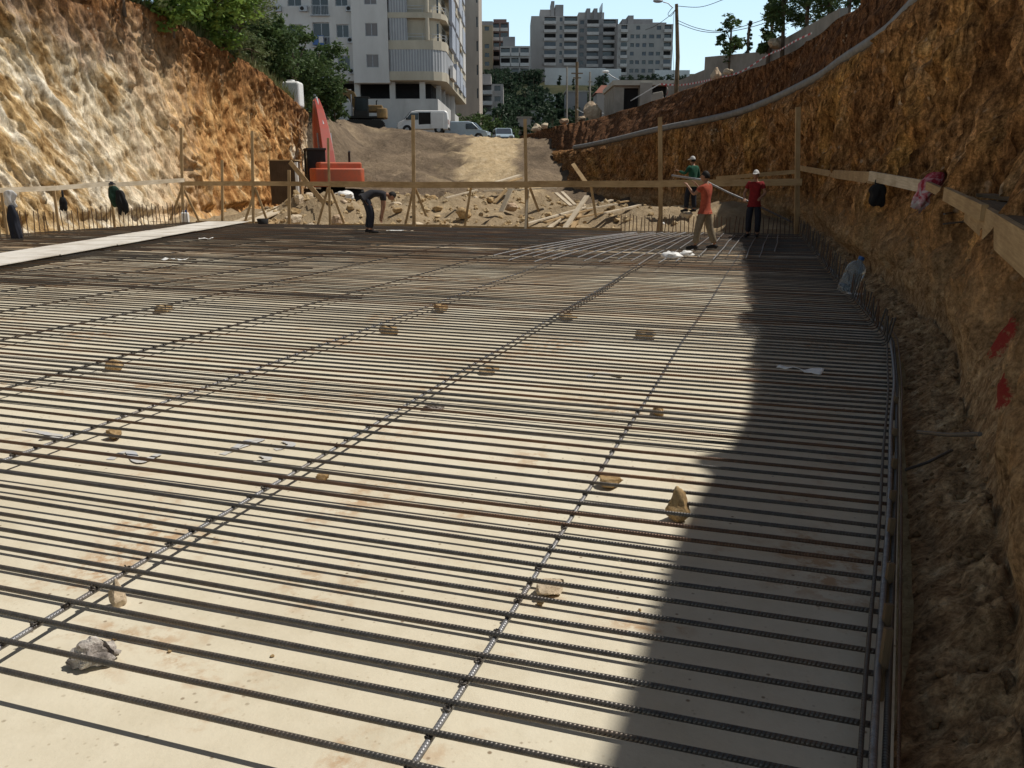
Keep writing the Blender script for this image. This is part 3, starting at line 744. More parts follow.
for kk in range(-11, 1):
    a = A0 + kk * STEP
    if kk < -1: a += rnd.uniform(-.12, .12)
    n = 60; pts = []
    for i in range(n + 1):
        b = lerp(.2, BEND - .3, i / n)
        aa = a + .03 * noise.noise(Vector((b * .3, kk * 5.1, 2))) + (-.012 * (b - 10) if kk < -2 else 0)
        pts.append(G(aa, b, ZL + sag(aa, b, 0)))
    o = steel('steel_bar', pts, .0105, M['rebar_bright'] if kk > -3 else M['rebar'], 'long ribbed steel bar running away from the viewer under the cross bars', 'long bars under the cross bars')
    if kk >= -2:                                  # a lapped neighbour beside the first, for part of the length
        pts2 = [G(AB(p)[0] + .03 + .015 * math.sin(i * .5), AB(p)[1], p.z + .003) for i, p in enumerate(pts) if (9 < AB(p)[1] < 15)]
        if kk == -1 : steel('steel_bar', pts2, .0105, M['rebar'], 'long ribbed steel bar running away from the viewer under the cross bars', 'long bars under the cross bars')
    if kk >= -2:
        for c in [x for x in scn.objects if x.get('group') == GT]:
            bc = AB(c.location)[1]
            if 1.3 < bc < 5.6 and (kk == 0 or (kk == -1 and bc > 1.4 and bc < 5) or (kk == -2 and 2.6 < bc < 4.6)):
                i = min(n - 1, int((bc - .2) / (BEND - .5) * n)); p = pts[i]
                q = G(AB(p)[0], bc, ZL + .012); tie(q, o)
# top bars laid along the far right part, their sun glint painted pale
for i in range(20):
    a = -5.6 + i * .285 + rnd.uniform(-.05, .05)
    b0 = 15.6 + rnd.uniform(-.6, .8) + max(0, i - 12) * .35; b1 = 24.4 - rnd.uniform(0, 1.2)
    pts = []
    for j in range(21):
        b = lerp(b0, b1, j / 20); pts.append(G(a + .022 * (b - 15.5) ** 2 * max(0, 1 - i / 12) + .04 * noise.noise(Vector((b * .4, i * 2.2, 0))), b, ZT + .024))
    steel('steel_bar', pts, .012, M['rebar_bright'], 'steel bar pale with painted sun glint lying lengthwise on top of the mat near the far timber fence', 'lengthwise bars on top of the far mat')
# edge bundle along the right side
for k, (da, z, r_, m) in enumerate(((.002, .125, .012, 'rebar_bright'), (.030, .118, .011, 'rebar'), (.058, .14, .006, 'rebar_rust'), (-.035, .124, .008, 'rebar'))):
    pts = []
    for i in range(61):
        b = lerp(.2, BEND - .3, i / 60)
        pts.append(G(right_edge(b) + da + .012 * noise.noise(Vector((b * .6, k * 4.4, 6))), b, z + .012 * noise.noise(Vector((b * .5, k * 2.7, 1)))))
    steel('steel_bar', pts, r_, M[m], ('lengthwise steel bar tied low against the upturned bar ends beside the earth wall', 'lengthwise steel bar tied at mid height on the upturned bar ends', 'rusty lengthwise steel bar tied along the tips of the upturned bar ends', 'lengthwise steel bar lying just inside the right hand edge of the mat')[k], None)
# upright starter bars: left side and far right end
st_mesh = None
def starter(p, h, label, group, tilt=.04):
    global st_mesh
    if st_mesh is None:
        mb = MB(); mb.tube([(0, 0, 0), (0, 0, .5), (0, 0, 1)], .013, 6); o = mb.build('steel_bar', M['rebar_rust']); st_mesh = o.data; bpy.data.objects.remove(o)
    o = bpy.data.objects.new('steel_bar', st_mesh); col.objects.link(o); o.location = p; o.scale = (1, 1, h)
    o.rotation_euler = (rnd.gauss(0, tilt), rnd.gauss(0, tilt), 0); tag(o, label, 'steel bar', group)
for i in range(52):
    b = lerp(16.3, 24.6, i / 51)
    starter(G(left_edge(b) + .35 + rnd.uniform(-.04, .04), b, 0), rnd.uniform(.62, .8), 'short upright steel bar in the row below the pale left cliff', 'upright bars along the foot of the left cliff')
for i in range(44):
    a = lerp(-4.6, right_edge(24.7) - .1, i / 43)
    starter(G(a, 24.72 + rnd.uniform(-.03, .03), 0), rnd.uniform(.5, .62), 'short upright steel bar in the row at the far end before the timber fence', 'upright bars along the far edge of the mat')
# loose bars sticking out near the right cliff toe
for px0, py0, z0, px1, py1, z1, lab in ((905, 470, .02, 952, 450, .12, 'bent steel bar lying on the loose earth beside the mat edge'), (918, 432, .45, 980, 434, .75, 'short steel bar sticking straight out of the right earth face')):
    steel('steel_bar', [P(px0, py0, z0), P((px0 + px1) / 2, (py0 + py1) / 2 + 2, (z0 + z1) / 2), P(px1, py1, z1)], .009, M['rebar'], lab, None)
# wooden stakes along the edge
for px, py, hh in ((878, 700, .26), (881, 655, .2), (884, 610, .2), (886, 560, .2), (888, 525, .18), (890, 490, .18), (891, 455, .17), (893, 420, .17)):
    p = P(px, py); mb = MB(); mb.bar(p + Vector((0, 0, -.05)), p + Vector((.012, .01, hh)), .026, .02, (0, 1, 0))
    o = mb.build('wooden_stake', M['wood_dark'], None, p)
    tag(o, 'small wooden stake standing among the bar ends along the right edge of the mat', 'stake', 'stakes along the right edge of the mat')

# ------------------------------------------------------------------ stones on the slab
def lump(name, p, r, mat, label, cat, seed, spike=0.0, flat=1.0, rot=0, facets=.25, cuts=5):
    rr = random.Random(seed); bm = bmesh.new()
    bmesh.ops.create_icosphere(bm, subdivisions=4, radius=1)
    planes = []
    for _ in range(cuts * 3):
        d = Vector((rr.gauss(0, 1), rr.gauss(0, 1), rr.gauss(0, 1))).normalized(); planes.append((d, rr.uniform(.55, .9)))
    for v in bm.verts:
        d = v.co.normalized(); q = 1.0
        for n_, h in planes:
            c = d.dot(n_)
            if c > 1e-3: q = min(q, h / c)
        q *= 1 + facets * .35 * noise.fractal(d * 2.2 + Vector((seed, 0, 0)), 1, 2, 4) + .05 * noise.noise(d * 9 + Vector((0, seed, 0)))
        v.co = d * q
        if spike: v.co.z *= 1 + spike * max(0, d.z) ** 2 * 1.2; v.co.x *= 1 - .35 * max(0, d.z); v.co.y *= 1 - .35 * max(0, d.z)
    mz = min(v.co.z for v in bm.verts)
    R_ = Matrix.Rotation(rot, 3, 'Z'); sc = Vector(r) if not isinstance(r, (int, float)) else Vector((r, r, r * flat))
    me = bpy.data.meshes.new(name)
    for v in bm.verts:
        v.co.z -= mz * .92
        v.co = R_ @ Vector((v.co.x * sc.x, v.co.y * sc.y, v.co.z * sc.z))
    bm.to_mesh(me); bm.free()
    for f in me.polygons: f.use_smooth = True
    try: me.set_sharp_from_angle(angle=R(28))
    except Exception: pass
    me.materials.append(mat); o = bpy.data.objects.new(name, me); col.objects.link(o); o.location = p
    return tag(o, label, cat)
stones = [
    (678, 521, (.085, .075, .075), 'stone', 'pointed upright tan stone between the bars at the shadow edge', 3, .55),
    (611, 487, (.085, .060, .042), 'stone', 'flat brown stone propping the long bar behind the pointed stone', 5, 0),
    (550, 594, (.080, .055, .040), 'stone_pale', 'pale wedge shaped stone under the long bar in the middle of the near floor', 8, 0),
    (118, 606, (.045, .040, .060), 'stone_pale', 'small angular stone under the long bar just behind the crumpled muddy lump', 11, .3),
    (323, 481, (.045, .040, .030), 'stone', 'small orange brown stone under the second long bar', 13, 0),
    (115, 370, (.10, .09, .055), 'stone', 'brown stone under a long bar at the far left of the mat', 17, 0),
    (115, 439, (.075, .06, .042), 'stone', 'small brown stone under the third long bar', 19, 0),
    (658, 415, (.085, .06, .035), 'stone', 'small brown stone under the nearest long bar beyond the flat stone', 23, 0),
    (489, 374, (.10, .08, .04), 'stone', 'brown stone where two long bars overlap', 29, 0),
    (568, 320, (.13, .10, .05), 'stone', 'brown stone under the second long bar well up the mat', 31, 0),
    (440, 312, (.14, .10, .06), 'stone', 'brown stone under the third long bar well up the mat', 37, 0),
    (390, 334, (.13, .10, .06), 'stone', 'dark brown stone beside the third long bar', 41, 0),
    (645, 338, (.16, .12, .05), 'stone', 'reddish brown clod on the mat between the two right hand long bars', 43, 0),
    (164, 312, (.16, .12, .06), 'stone', 'brown clod on the dark patch of the mat at the left', 47, 0),
]
for px, py, r_, m, lab, seed, sp in stones:
    lump('stone', P(px, py), r_, M[m], lab, 'stone', seed, sp, 1, seed * 1.3)
lump('muddy_lump', P(95, 664), (.095, .075, .055), M['stone_grey'], 'crumpled grey and white muddy lump lying between the nearest bars', 'muddy lump', 53, .2, 1, .4, .9, 4)
lump('crumpled_foil', P(434, 410), (.075, .045, .03), M['stone_grey'], 'small crumpled dark and silver wrapper beside the second long bar', 'litter', 59, 0, 1, .2, 1.4, 3)
for i, (px, py, r_) in enumerate(((540, 605, .018), (170, 652, .010), (272, 657, .009), (115, 640, .012), (640, 611, .008), (612, 611, .008))):
    lump('pebble', P(px, py), r_, M['stone'], 'tiny brown pebble on the pale floor between the near bars', 'pebble', 61 + i, 0, .7, i)['group'] = 'pebbles on the near floor'
# blue spray squiggles on the slab (thin paint)
def stroke(pts, wd, z=.004):
    mb = MB(); n = len(pts); vs = []; fs = []
    q = resample([(p.x, p.y, z) for p in pts], [i / 30 for i in range(31)])
    for i in range(31):
        d = (q[min(i + 1, 30)] - q[max(i - 1, 0)]).normalized(); s_ = Vector((-d.y, d.x, 0)) * wd * (.6 + .5 * abs(noise.noise(Vector((i * .4, wd * 99, 1)))))
        q[i].z += i * .0003; vs += [q[i] + s_, q[i] - s_]
    for i in range(30): fs.append((2 * i, 2 * i + 1, 2 * i + 3, 2 * i + 2))
    mb.add(vs, fs); return mb
floor_ob = bpy.data.objects['concrete_floor']
for pl in ([(222, 455), (240, 448), (262, 440), (246, 443), (232, 452)], [(255, 463), (268, 460), (262, 456)], [(275, 450), (292, 446), (284, 442)], [(110, 460), (128, 452), (140, 463), (160, 455)], [(25, 430), (45, 434), (60, 438), (40, 440)], [(585, 378), (600, 374), (622, 378)]):
    o = stroke([P(*q) for q in pl], .035).build('paint_mark', M['spray_blue'], floor_ob); o['label'] = 'faint blue spray paint scribble on the floor'

rr3 = random.Random(91); mb = MB()
for i in range(900):
    b = rr3.uniform(2.0, 12); d_ = abs(rr3.gauss(.35, .28)); p = G(right_edge(b) + .1 + d_, b); h_ = rc_bvh.ray_cast(Vector((p.x, p.y, 3)), Vector((0, 0, -1)))[0]
    if h_ is None or h_.z > 1.2: continue
    r_ = rr3.choice([.006, .008, .010, .014, .02]) * rr3.uniform(.7, 1.3); sd_ = rr3.uniform(0, 50)
    mb.ball(h_ + Vector((0, 0, r_ * .3)), (r_, r_ * rr3.uniform(.7, 1), r_ * .75), 7, 5, 0, lambda d, q: q * (1 + .5 * noise.noise(d * 1.7 + Vector((sd_, 0, 0)))))
tag(mb.build('dirt_clods', M['clod']), kind='stuff')

# ------------------------------------------------------------------ white walkway of sheets
wy = 9.5
k = 0
labs = 'pale plywood sheet in the walkway laid over the bars along the left side'
while wy < 28.6:
    L = 2.44; x0 = -9.72 + .0 * wy + rnd.uniform(-.04, .04)
    mb = MB(); mb.box((x0, wy + L / 2, .150 + rnd.uniform(0, .008)), (1.38, L - .012, .018), rnd.uniform(-.012, .012)); o = mb.build('plywood_sheet', M['ply'])
    tag(o, labs, 'plywood sheet', 'sheets of the pale walkway'); wy += L
rp = [(243, 226, 29.6, 305, 199, 34.5, .42, 'wide pale plank rising from the walkway onto the rubble heap'), (262, 227, 29.8, 318, 203, 35, .26, 'grey plank rising beside the wide pale plank onto the rubble heap'), (232, 223, 30.6, 284, 205, 35.5, .24, 'dusty plank lying behind the wide pale plank')]
def plank(px0, py0, Y0, px1, py1, Y1, w_, th, mat, label, up=(0, 0, 1), name='plank', cat='plank', group=None):
    mb = MB(); mb.bar(PY(px0, py0, Y0), PY(px1, py1, Y1), w_, th, up); o = mb.build(name, mat, None, PY(px0, py0, Y0)); return tag(o, label, cat, group)
for a in rp: plank(*a[:6], a[6], .04, M['wood_pale'] if 'grey' not in a[7] else M['wood'], a[7])

# ------------------------------------------------------------------ timber fence at the far end
def fenceY(px):                                   # depth of the fence line at pixel column px
    a_dir = ray(px, 230); t0 = 25.45
    # point on the ray's vertical plane where b == 25.45
    x, y = a_dir.x, a_dir.y; s_ = t0 / (x * L_.x + y * L_.y); return y * s_
def post(px, y0, y1, label, w_=.085, px1=None, dY=0.0, z0=None, mat='wood'):
    Y = fenceY(px) + dY
    base = PY(px, y1, Y)
    if z0 is None: base.z = min(base.z, 0.02) if dY < 1 else base.z
    top = PY(px1 or px, y0, Y)
    mb = MB(); mb.bar(base - Vector((0, 0, .15)), top, w_, w_ * .6, (0, 1, 0)); o = mb.build('timber_post', M[mat], None, base)
    return tag(o, label, 'fence post')
post(183, 128, 226, 'tall timber post at the left corner of the far fence', .09, 181)
post(222, 160, 222, 'timber post of the far fence second from its left corner', .085)
post(253, 131, 222, 'tall weathered timber post just left of the brown booth', .09, 252)
post(289, 170, 225, 'short timber post in front of the brown booth', .10)
post(330, 138, 228, 'timber post right in front of the orange excavator', .075, 328)
post(414, 115, 230, 'tallest timber post standing right of the bending man', .11, 413)
post(527, 119, 232, 'tall leaning timber post in front of the pale dirt path', .10, 525)
post(661, 117, 236, 'tall timber post left of the three standing workers', .115, 660)
post(797, 107, 243, 'timber post at the right corner of the far fence against the earth wall', .13, 798)
rails = [(183, 183.5, 254, 183.5), (254, 183.5, 331, 184), (331, 184, 416, 185), (416, 185, 529, 184.5), (529, 184, 662, 184), (662, 183.5, 800, 182)]
names = ['between the left corner and the booth', 'in front of the brown booth', 'in front of the orange excavator', 'right of the bending man', 'in front of the plank heap', 'behind the standing workers']
for (x0, y0, x1, y1), nm_ in zip(rails, names):
    mb = MB(); mb.bar(PY(x0, y0, fenceY(x0) - .09), PY(x1 + 2, y1, fenceY(x1) - .09), .03, .19 if x0 > 300 else .15); o = mb.build('fence_rail', M['wood'])
    tag(o, 'horizontal board of the far fence ' + nm_, 'fence rail')
for (x0, y0, x1, y1, lab, wd) in ((716, 178.5, 797, 171.5, 'narrow upper board running right from behind the orange shirted worker', .11), (331, 226, 450, 227, 'low board on edge at the foot of the fence behind the bending man', .16), (452, 228, 622, 231, 'low board on edge at the foot of the fence before the plank heap', .16), (196, 222, 262, 223, 'low board on edge at the foot of the fence left of the booth', .10)):
    mb = MB(); dy = .12 if y0 > 200 else .06; mb.bar(PY(x0, y0, fenceY(x0) + dy), PY(x1, y1, fenceY(x1) + dy), .03, wd); tag(mb.build('fence_rail', M['wood']), lab, 'fence rail')
braces = [(317, 226, 328, 188, 'brace leaning left from the post before the excavator'), (344, 222, 331, 190, 'brace leaning right from the post before the excavator'), (243, 226, 256, 187, 'brace leaning against the post left of the booth'),
          (268, 222, 256, 190, 'thin brace on the right of the post left of the booth'), (404, 230, 413, 190, 'left brace of the tallest post'), (426, 214, 415, 188, 'right brace of the tallest post'), (525, 232, 528, 190, 'upright brace at the leaning post before the dirt path'),
          (539, 210, 530, 188, 'short brace to the right of the leaning post'), (464, 229, 471, 187, 'leaning brace standing alone between two tall posts'), (658, 236, 662, 190, 'brace under the post left of the workers'), (170, 219, 182, 188, 'brace left of the left corner post'), (200, 222, 184, 190, 'brace right of the left corner post'),
          (596, 216, 591, 186, 'leaning brace beside the plank heap')]
for x0, y0, x1, y1, lab in braces:
    Y = fenceY(x1); p0 = PY(x0, y0, Y + (.25 if x0 != 525 else -.2)); p1 = PY(x1, y1, Y + .06); p0.z = max(-.05, p0.z) - .05
    mb = MB(); mb.bar(p0, p1, .075, .045, (0, 1, 0)); tag(mb.build('fence_brace', M['wood'] if x0 != 525 else M['wood_pale']), 'timber ' + lab, 'fence brace')
plank(290, 162, 33.5, 324, 203, 30.5, .17, .04, M['wood'], 'broad board leaning in front of the brown booth', (0, 1, 0))
plank(573, 164, 30.5, 587, 184, 28.5, .13, .04, M['wood'], 'weathered board leaning over the fence rail above the plank heap', (0, 1, 0))
# heap of planks behind the fence
heap = [(526, 224, 27.2, 612, 200, 32.5, .13), (545, 222, 27.4, 606, 205, 31.5, .13), (563, 231, 27.0, 587, 196, 28.6, .17), (546, 231, 27.1, 559, 219, 28.2, .16), (572, 229, 27.1, 580, 214, 28.4, .14), (556, 193, 31.5, 571, 206, 30, .14), (562, 192, 31.8, 575, 205, 30.3, .12),
        (598, 206, 31.0, 628, 201, 32.0, .14), (483, 191, 32, 556, 188, 33.5, .13), (501, 212, 29.5, 511, 189, 29.9, .2), (494, 203, 30.0, 506, 190, 30.6, .12), (446, 198, 31, 477, 190, 32.5, .10), (493, 183, 36, 520, 175, 38, .22), (502, 184, 35.5, 521, 178, 38, .16), (586, 209, 29.0, 617, 204, 30.2, .10), (605, 213, 28.2, 640, 205, 30.4, .12), (576, 218, 27.8, 622, 209, 29.2, .12)]
for i, a in enumerate(heap):
    plank(*a[:6], a[6], .045, M['wood_pale'] if i % 3 != 1 else M['wood'], 'loose pale plank in the heap behind the far fence', (0, 0, 1), 'plank', 'plank', 'loose planks in the heap')
# rubble lumps behind the fence
rr2 = random.Random(5)
for i in range(28):
    px = rr2.choice([rr2.uniform(268, 352), rr2.uniform(268, 352), rr2.uniform(395, 520), rr2.uniform(545, 690)]); Y = rr2.uniform(28.6, 36)
    x = (px - 512) / 860 * Y; rad = rr2.uniform(.12, .36)
    o = lump('rubble_lump', Vector((x, Y, terrain_h(x, Y) - rad * .25)), (rad, rad * rr2.uniform(.7, 1), rad * rr2.uniform(.5, .8)), M[rr2.choice(['stone_pale', 'rock_far', 'stone', 'stone_pale'])], 'pale broken rock in the rubble behind the far fence', 'rock', 100 + i, 0, 1, i)
    o['group'] = 'broken rocks behind the far fence'
rr4 = random.Random(15); mb = MB()
for i in range(1500):
    px = rr4.choice([rr4.uniform(262, 360), rr4.uniform(380, 530), rr4.uniform(540, 700), rr4.uniform(300, 640)]); Y = rr4.uniform(28.0, 42); x = (px - 512) / 860 * Y
    r_ = rr4.choice([.03, .04, .06, .09, .13]) * rr4.uniform(.7, 1.2); sd_ = rr4.uniform(0, 50)
    mb.ball(Vector((x, Y, terrain_h(x, Y) + r_ * .2)), (r_, r_ * rr4.uniform(.6, 1), r_ * rr4.uniform(.5, .9)), 7, 5, 0, lambda d, q: q * (1 + .6 * noise.noise(d * 1.6 + Vector((sd_, 0, 0)))))
for q in range(len(mb.sm)): mb.sm[q] = False
tag(mb.build('rubble', M['rubble']), kind='stuff')
# brown booth
bp = PY(285, 204, 38); bz = bp.z
booth = empty('booth', (bp.x, 38, bz), 'dark brown boarded booth standing beside the orange excavator', 'booth')
mb = MB(); mb.box((bp.x - .03, 38.5, bz + .93), (1.12, 1.0, 1.86)); bevel(mb.build('cabin', M['brown_ply'], booth), .02)
mb = MB(); mb.box((bp.x - .03, 38.5, bz + 1.885), (1.2, 1.1, .05)); mb.build('roof', M['wood'], booth)
mb = MB(); mb.box((bp.x + .60, 38.0, bz + .9), (.12, .12, 1.8)); mb.build('side_post', M['plastic_white'], booth)
mb = MB(); mb.box((bp.x - .03, 37.99, bz + .9), (.8, .03, 1.66)); d_ = mb.build('door', M['brown_ply'], booth)
mb = MB(); mb.box((bp.x + .28, 37.96, bz + .95), (.04, .05, .14)); mb.build('handle', M['metal'], d_)
# white sheet lying before the excavator, white dot and jerrycan
def cloth_blob(name, p, r, mat, label, cat, seed, n=18, amp=.4):
    mb = MB(); mb.ball(p, r, n, 12, 0, lambda d, q: q * (1 + amp * noise.fractal(d * 1.9 + Vector((seed, 0, 0)), 1, 2, 3)) if d.z > -.2 else Vector((q.x * 1.05, q.y * 1.05, -abs(r[2]) * .35)))
    return tag(mb.build(name, mat, None, p), label, cat)
p = PY(343, 197, 34.2); cloth_blob('plastic_sheet', p, (.45, .3, .22), M['plastic_white'], 'crumpled white plastic sheet on the dirt in front of the excavator', 'plastic sheet', 3)
p = P(677, 264); cloth_blob('plastic_bag', p + Vector((-.12, 0, .15)), (.17, .12, .085), M['plastic_white'], 'white plastic bag lying on the mat in front of the workers', 'plastic bag', 7, 20, .55)
p = P(683, 262); cloth_blob('plastic_bag', p + Vector((.06, 0, .15)), (.15, .10, .07), M['plastic_white'], 'second white plastic bag touching the first in front of the workers', 'plastic bag', 12, 20, .55)
p = PY(663, 224, 27); cloth_blob('plastic_cup', p, (.06, .06, .06), M['plastic_white'], 'small white cup on the dirt behind the fence beside the tall post', 'cup', 12, 12, .1)
def scrap(px, py, lx, ly, label, seed, rot=0, mat='plastic_white', z=.14):
    p = P(px, py, z); mb = MB(); vs = []; fs = []; n = 14; m = 5
    for i in range(n + 1):
        for j in range(m + 1):
            x = (i / n - .5) * lx; y = (j / m - .5) * ly * (1 + .6 * noise.noise(Vector((i * .5, seed, 0)))); q = Matrix.Rotation(rot, 3, 'Z') @ Vector((x, y, 0))
            vs.append(p + q + Vector((0, 0, .03 * noise.noise(Vector((x * 9, y * 9, seed))) + .02)))
    for i in range(n):
        for j in range(m): fs.append((i * (m + 1) + j, (i + 1) * (m + 1) + j, (i + 1) * (m + 1) + j + 1, i * (m + 1) + j + 1))
    mb.add(vs, fs, smooth=True); o = mb.build('plastic_scrap', M[mat], None, p)
    md = o.modifiers.new('thick', 'SOLIDIFY'); md.thickness = .003
    return tag(o, label, 'plastic scrap')
scrap(800, 371, .36, .10, 'torn strip of whitish plastic lying on the shaded bars', 2, -.6, 'plastic_white')
scrap(175, 260, .5, .16, 'white plastic scrap lying on the dark mat below the walkway', 6, -.2)
scrap(206, 239, .35, .2, 'small white paper scrap on the dark mat close to the walkway', 9, .3)
scrap(395, 231, .5, .2, 'whitish scrap on the mat right of the bending man', 14, .1)
jp = PY(186, 226, fenceY(186) - .25); jp.z = .02
mb = MB(); mb.box(jp + Vector((0, 0, .2)), (.26, .18, .38)); mb2 = MB(); mb2.tube([jp + Vector((.05, 0, .38)), jp + Vector((.05, 0, .48))], [.05, .035], 10)
jr = empty('jerrycan', jp, 'white plastic jerrycan at the foot of the left corner post', 'jerrycan'); bevel(mb.build('body', M['plastic_white'], jr), .05, 3); mb2.build('cap', M['plastic_blue'], jr)
mb = MB(); mb.tube([jp + Vector((-.08, 0, .39)), jp + Vector((-.07, 0, .44)), jp + Vector((.0, 0, .44)), jp + Vector((.01, 0, .39))], .012, 6); mb.build('handle', M['plastic_white'], jr)
bk = PY(263, 224, 27.2); mb = MB(); mb.tube([bk + Vector((0, 0, .0)), bk + Vector((0, 0, .16)), bk + Vector((0, 0, .17)), bk + Vector((0, 0, .04))], [.15, .19, .17, .14], 14); tag(mb.build('basin', M['black'], None, bk), 'small black basin on the dirt at the end of the walkway', 'basin')

# ------------------------------------------------------------------ side rails with the things hung on them
lpts = [(-70, 195, 18.5), (-5, 190.5, 22), (52, 188.5, 24), (58, 188, 24.2), (112, 185, 26), (116, 183, 26.1), (184, 180, 28.7)]
lr = []
for i, (a, b_) in enumerate(((0, 1), (1, 3), (3, 5), (4, 6))):
    p0, p1 = PY(*lpts[a]), PY(*lpts[b_]); mb = MB(); mb.bar(p0, p1, .03, .13); o = mb.build('fence_rail', M['wood_pale'])
    tag(o, 'pale board of the left side rail ' + ('running out of the picture', 'with the hanging trousers', 'with the small black bag', 'reaching the left corner post')[i], 'fence rail')
for px, py, Y, lab in ((12, 240, 22.9, 'hanging clothes'), (64, 236, 24.5, 'small black bag'), (120, 231, 26.3, 'green and black jacket')):
    p = PY(px, 188, Y + .3); mb = MB(); mb.bar(Vector((p.x - .3, p.y, -.1)), Vector((p.x - .3, p.y, p.z + .1)), .07, .05, (0, 1, 0)); tag(mb.build('timber_post', M['wood']), 'timber post of the left side rail behind the ' + lab, 'fence post')
def drape(name, p, w_, h, mat, label, cat, seed, depth=.10, taper=.7, tilt=0.0, parent=None):
    mb = MB(); n = 28; m = 18; vs = []; fs = []
    for j in range(m + 1):
        f = j / m; ww = w_ * interp([(0, .35), (.06, .7), (.3, 1), (1, taper)], f) * (1 - .5 * sstep(.93, 1, f)) * (1 + .3 * noise.noise(Vector((f * 3, seed, 0)))); dd = depth * (.35 + .65 * math.sin(math.pi * min(1, f * .85 + .15)))
        for i in range(n):
            a = 2 * math.pi * i / n; rr = 1 + .35 * noise.noise(Vector((math.cos(a) * 2, math.sin(a) * 2 + seed, f * 2.2))) + .22 * math.sin(4 * a + seed + f * 2) * sstep(.1, .5, f)
            vs.append(Vector(p) + Vector((math.cos(a) * ww / 2 * rr + tilt * f * h, math.sin(a) * dd * rr, -f * h * (1 + .28 * f * noise.noise(Vector((math.cos(a) * 1.6, math.sin(a) * 1.6, seed * 3.3)))))))
    for j in range(m):
        for i in range(n): fs.append((j * n + i, (j + 1) * n + i, (j + 1) * n + (i + 1) % n, j * n + (i + 1) % n))
    fs.append(tuple(range(n))); fs.append(tuple(range(m * n + n - 1, m * n - 1, -1)))
    mb.add(vs, fs, smooth=True); o = mb.build(name, mat, parent, p)
    return tag(o, label, cat)
drape('hanging_shirt', PY(9, 190, 22.0), .28, .48, M['white_cloth'], 'greyish white shirt hanging above dark trousers on the left side rail', 'shirt', 1, .07, .8)
tr = drape('hanging_trousers', PY(11, 205, 21.95), .24, .95, M['navy'], 'dark trousers hanging on the left side rail under a pale shirt', 'trousers', 4, .09, 1.1, .03)
drape('hanging_bag', PY(62, 190, 23.9), .05, .22, M['black'], 'small black bag hanging by its strap from the left side rail', 'bag', 8, .04, 1.0)
bg_ = scn.objects['hanging_bag']; drape('pouch', PY(62.5, 197, 23.9), .20, .36, M['black'], None, None, 9, .08, .9, 0, bg_)
drape('hanging_jacket', PY(113, 186, 25.8), .34, .62, M['bottle_green_cloth'], 'bottle green jacket hanging over the left side rail', 'jacket', 15, .12, .8, .06)
drape('hanging_sack', PY(119, 190, 25.7), .28, .66, M['black'], 'black sack hanging close against the green jacket on the left side rail', 'sack', 21, .12, 1.25, .12)
p = PY(107, 184.5, 25.9); cloth_blob('glove_pair', p + Vector((0, 0, .02)), (.26, .07, .07), M['dk_cloth'], 'grey work gloves lying on the left side rail above the green jacket', 'gloves', 31, 18, .6)
# right side rail
def rpt(px, py, off=.0):                           # a point in front of the right face, seen at a pixel
    h_ = hit(rc_bvh, px, py)[0]; d = (h_ - Vector((0, 0, CH))); return Vector((0, 0, CH)) + d * ((d.length - off) / d.length)
seg = [((800, 168), (838, 175), .62, .16, .035, 'wood', 'first board of the right side rail from the corner post'), ((834, 174), (874, 178), .62, .20, .035, 'wood', 'second board of the right side rail from the corner post'),
       ((870, 176), (926, 187), 1.0, .16, .04, 'wood_pale', 'narrow board of the right side rail with the black bag'), ((922, 183), (968, 204), .9, .10, .05, 'wood', 'board of the right side rail under the red and white cloth')]
for (a, b_, off, hh, th, m, lab) in seg:
    mb = MB(); mb.bar(rpt(*a, off), rpt(*b_, off), th, hh); tag(mb.build('fence_rail', M[m]), lab, 'fence rail')
# two thick planks near the viewer, resting on a ledge of the face
pA0, pA1 = rpt(946, 194, 1.0), rpt(984, 213, 1.05)
pB0, pB1 = rpt(968, 209, 1.1), rpt(1022, 249, .95); pB1 = pB0 + (pB1 - pB0) * 1.5
mb = MB(); mb.bar(pA0, pA1, .05, .13); tag(mb.build('plank', M['wood']), 'short plank on edge where the right side rail steps down to the widest plank', 'plank')
mb = MB(); mb.bar(pB0, pB1, .05, .24); tag(mb.build('plank', M['wood']), 'widest plank on edge jutting in from the right edge of the picture', 'plank')
qd = (pB1 - pB0).normalized(); qs = Vector((-qd.y, qd.x, 0)).normalized()
mb = MB(); mb.bar(pB0 + qd * .5 + qs * .16 + Vector((0, 0, .10)), pB1 + qs * .16 + Vector((0, 0, .10)), .24, .03); tag(mb.build('plank', M['wood_dark']), 'dirty plank lying flat on the earth behind the widest plank', 'plank')
mb = MB(); mb.bar(pB0 + qd * .1 + qs * .12 + Vector((0, 0, .14)), pB0 + qd * 1.3 + qs * .36 + Vector((0, 0, .15)), .16, .03); tag(mb.build('plank', M['wood_dark']), 'short earth covered plank lying askew on the widest plank', 'plank')
for a, b_, lab in (((944, 214), (952, 213), 'upper nail like bar end poking from the earth below the rail step'), ((943, 224), (970, 221), 'lower bar end poking from the earth below the rail step')):
    p0 = rpt(*a, .45); p1 = rpt(*b_, .0); mb = MB(); mb.tube([p0, p1], .010, 6); tag(mb.build('steel_bar', M['rebar'], None, p0), lab, 'steel bar')
drape('hanging_bag', rpt(877, 179, 1.25), .05, .14, M['black'], 'black shoulder bag hanging from the right side rail', 'bag', 33, .03, 1.0)
b2 = scn.objects['hanging_bag.001']; drape('pouch', rpt(879, 184, 1.27), .27, .33, M['black'], None, None, 35, .09, .9, 0, b2)
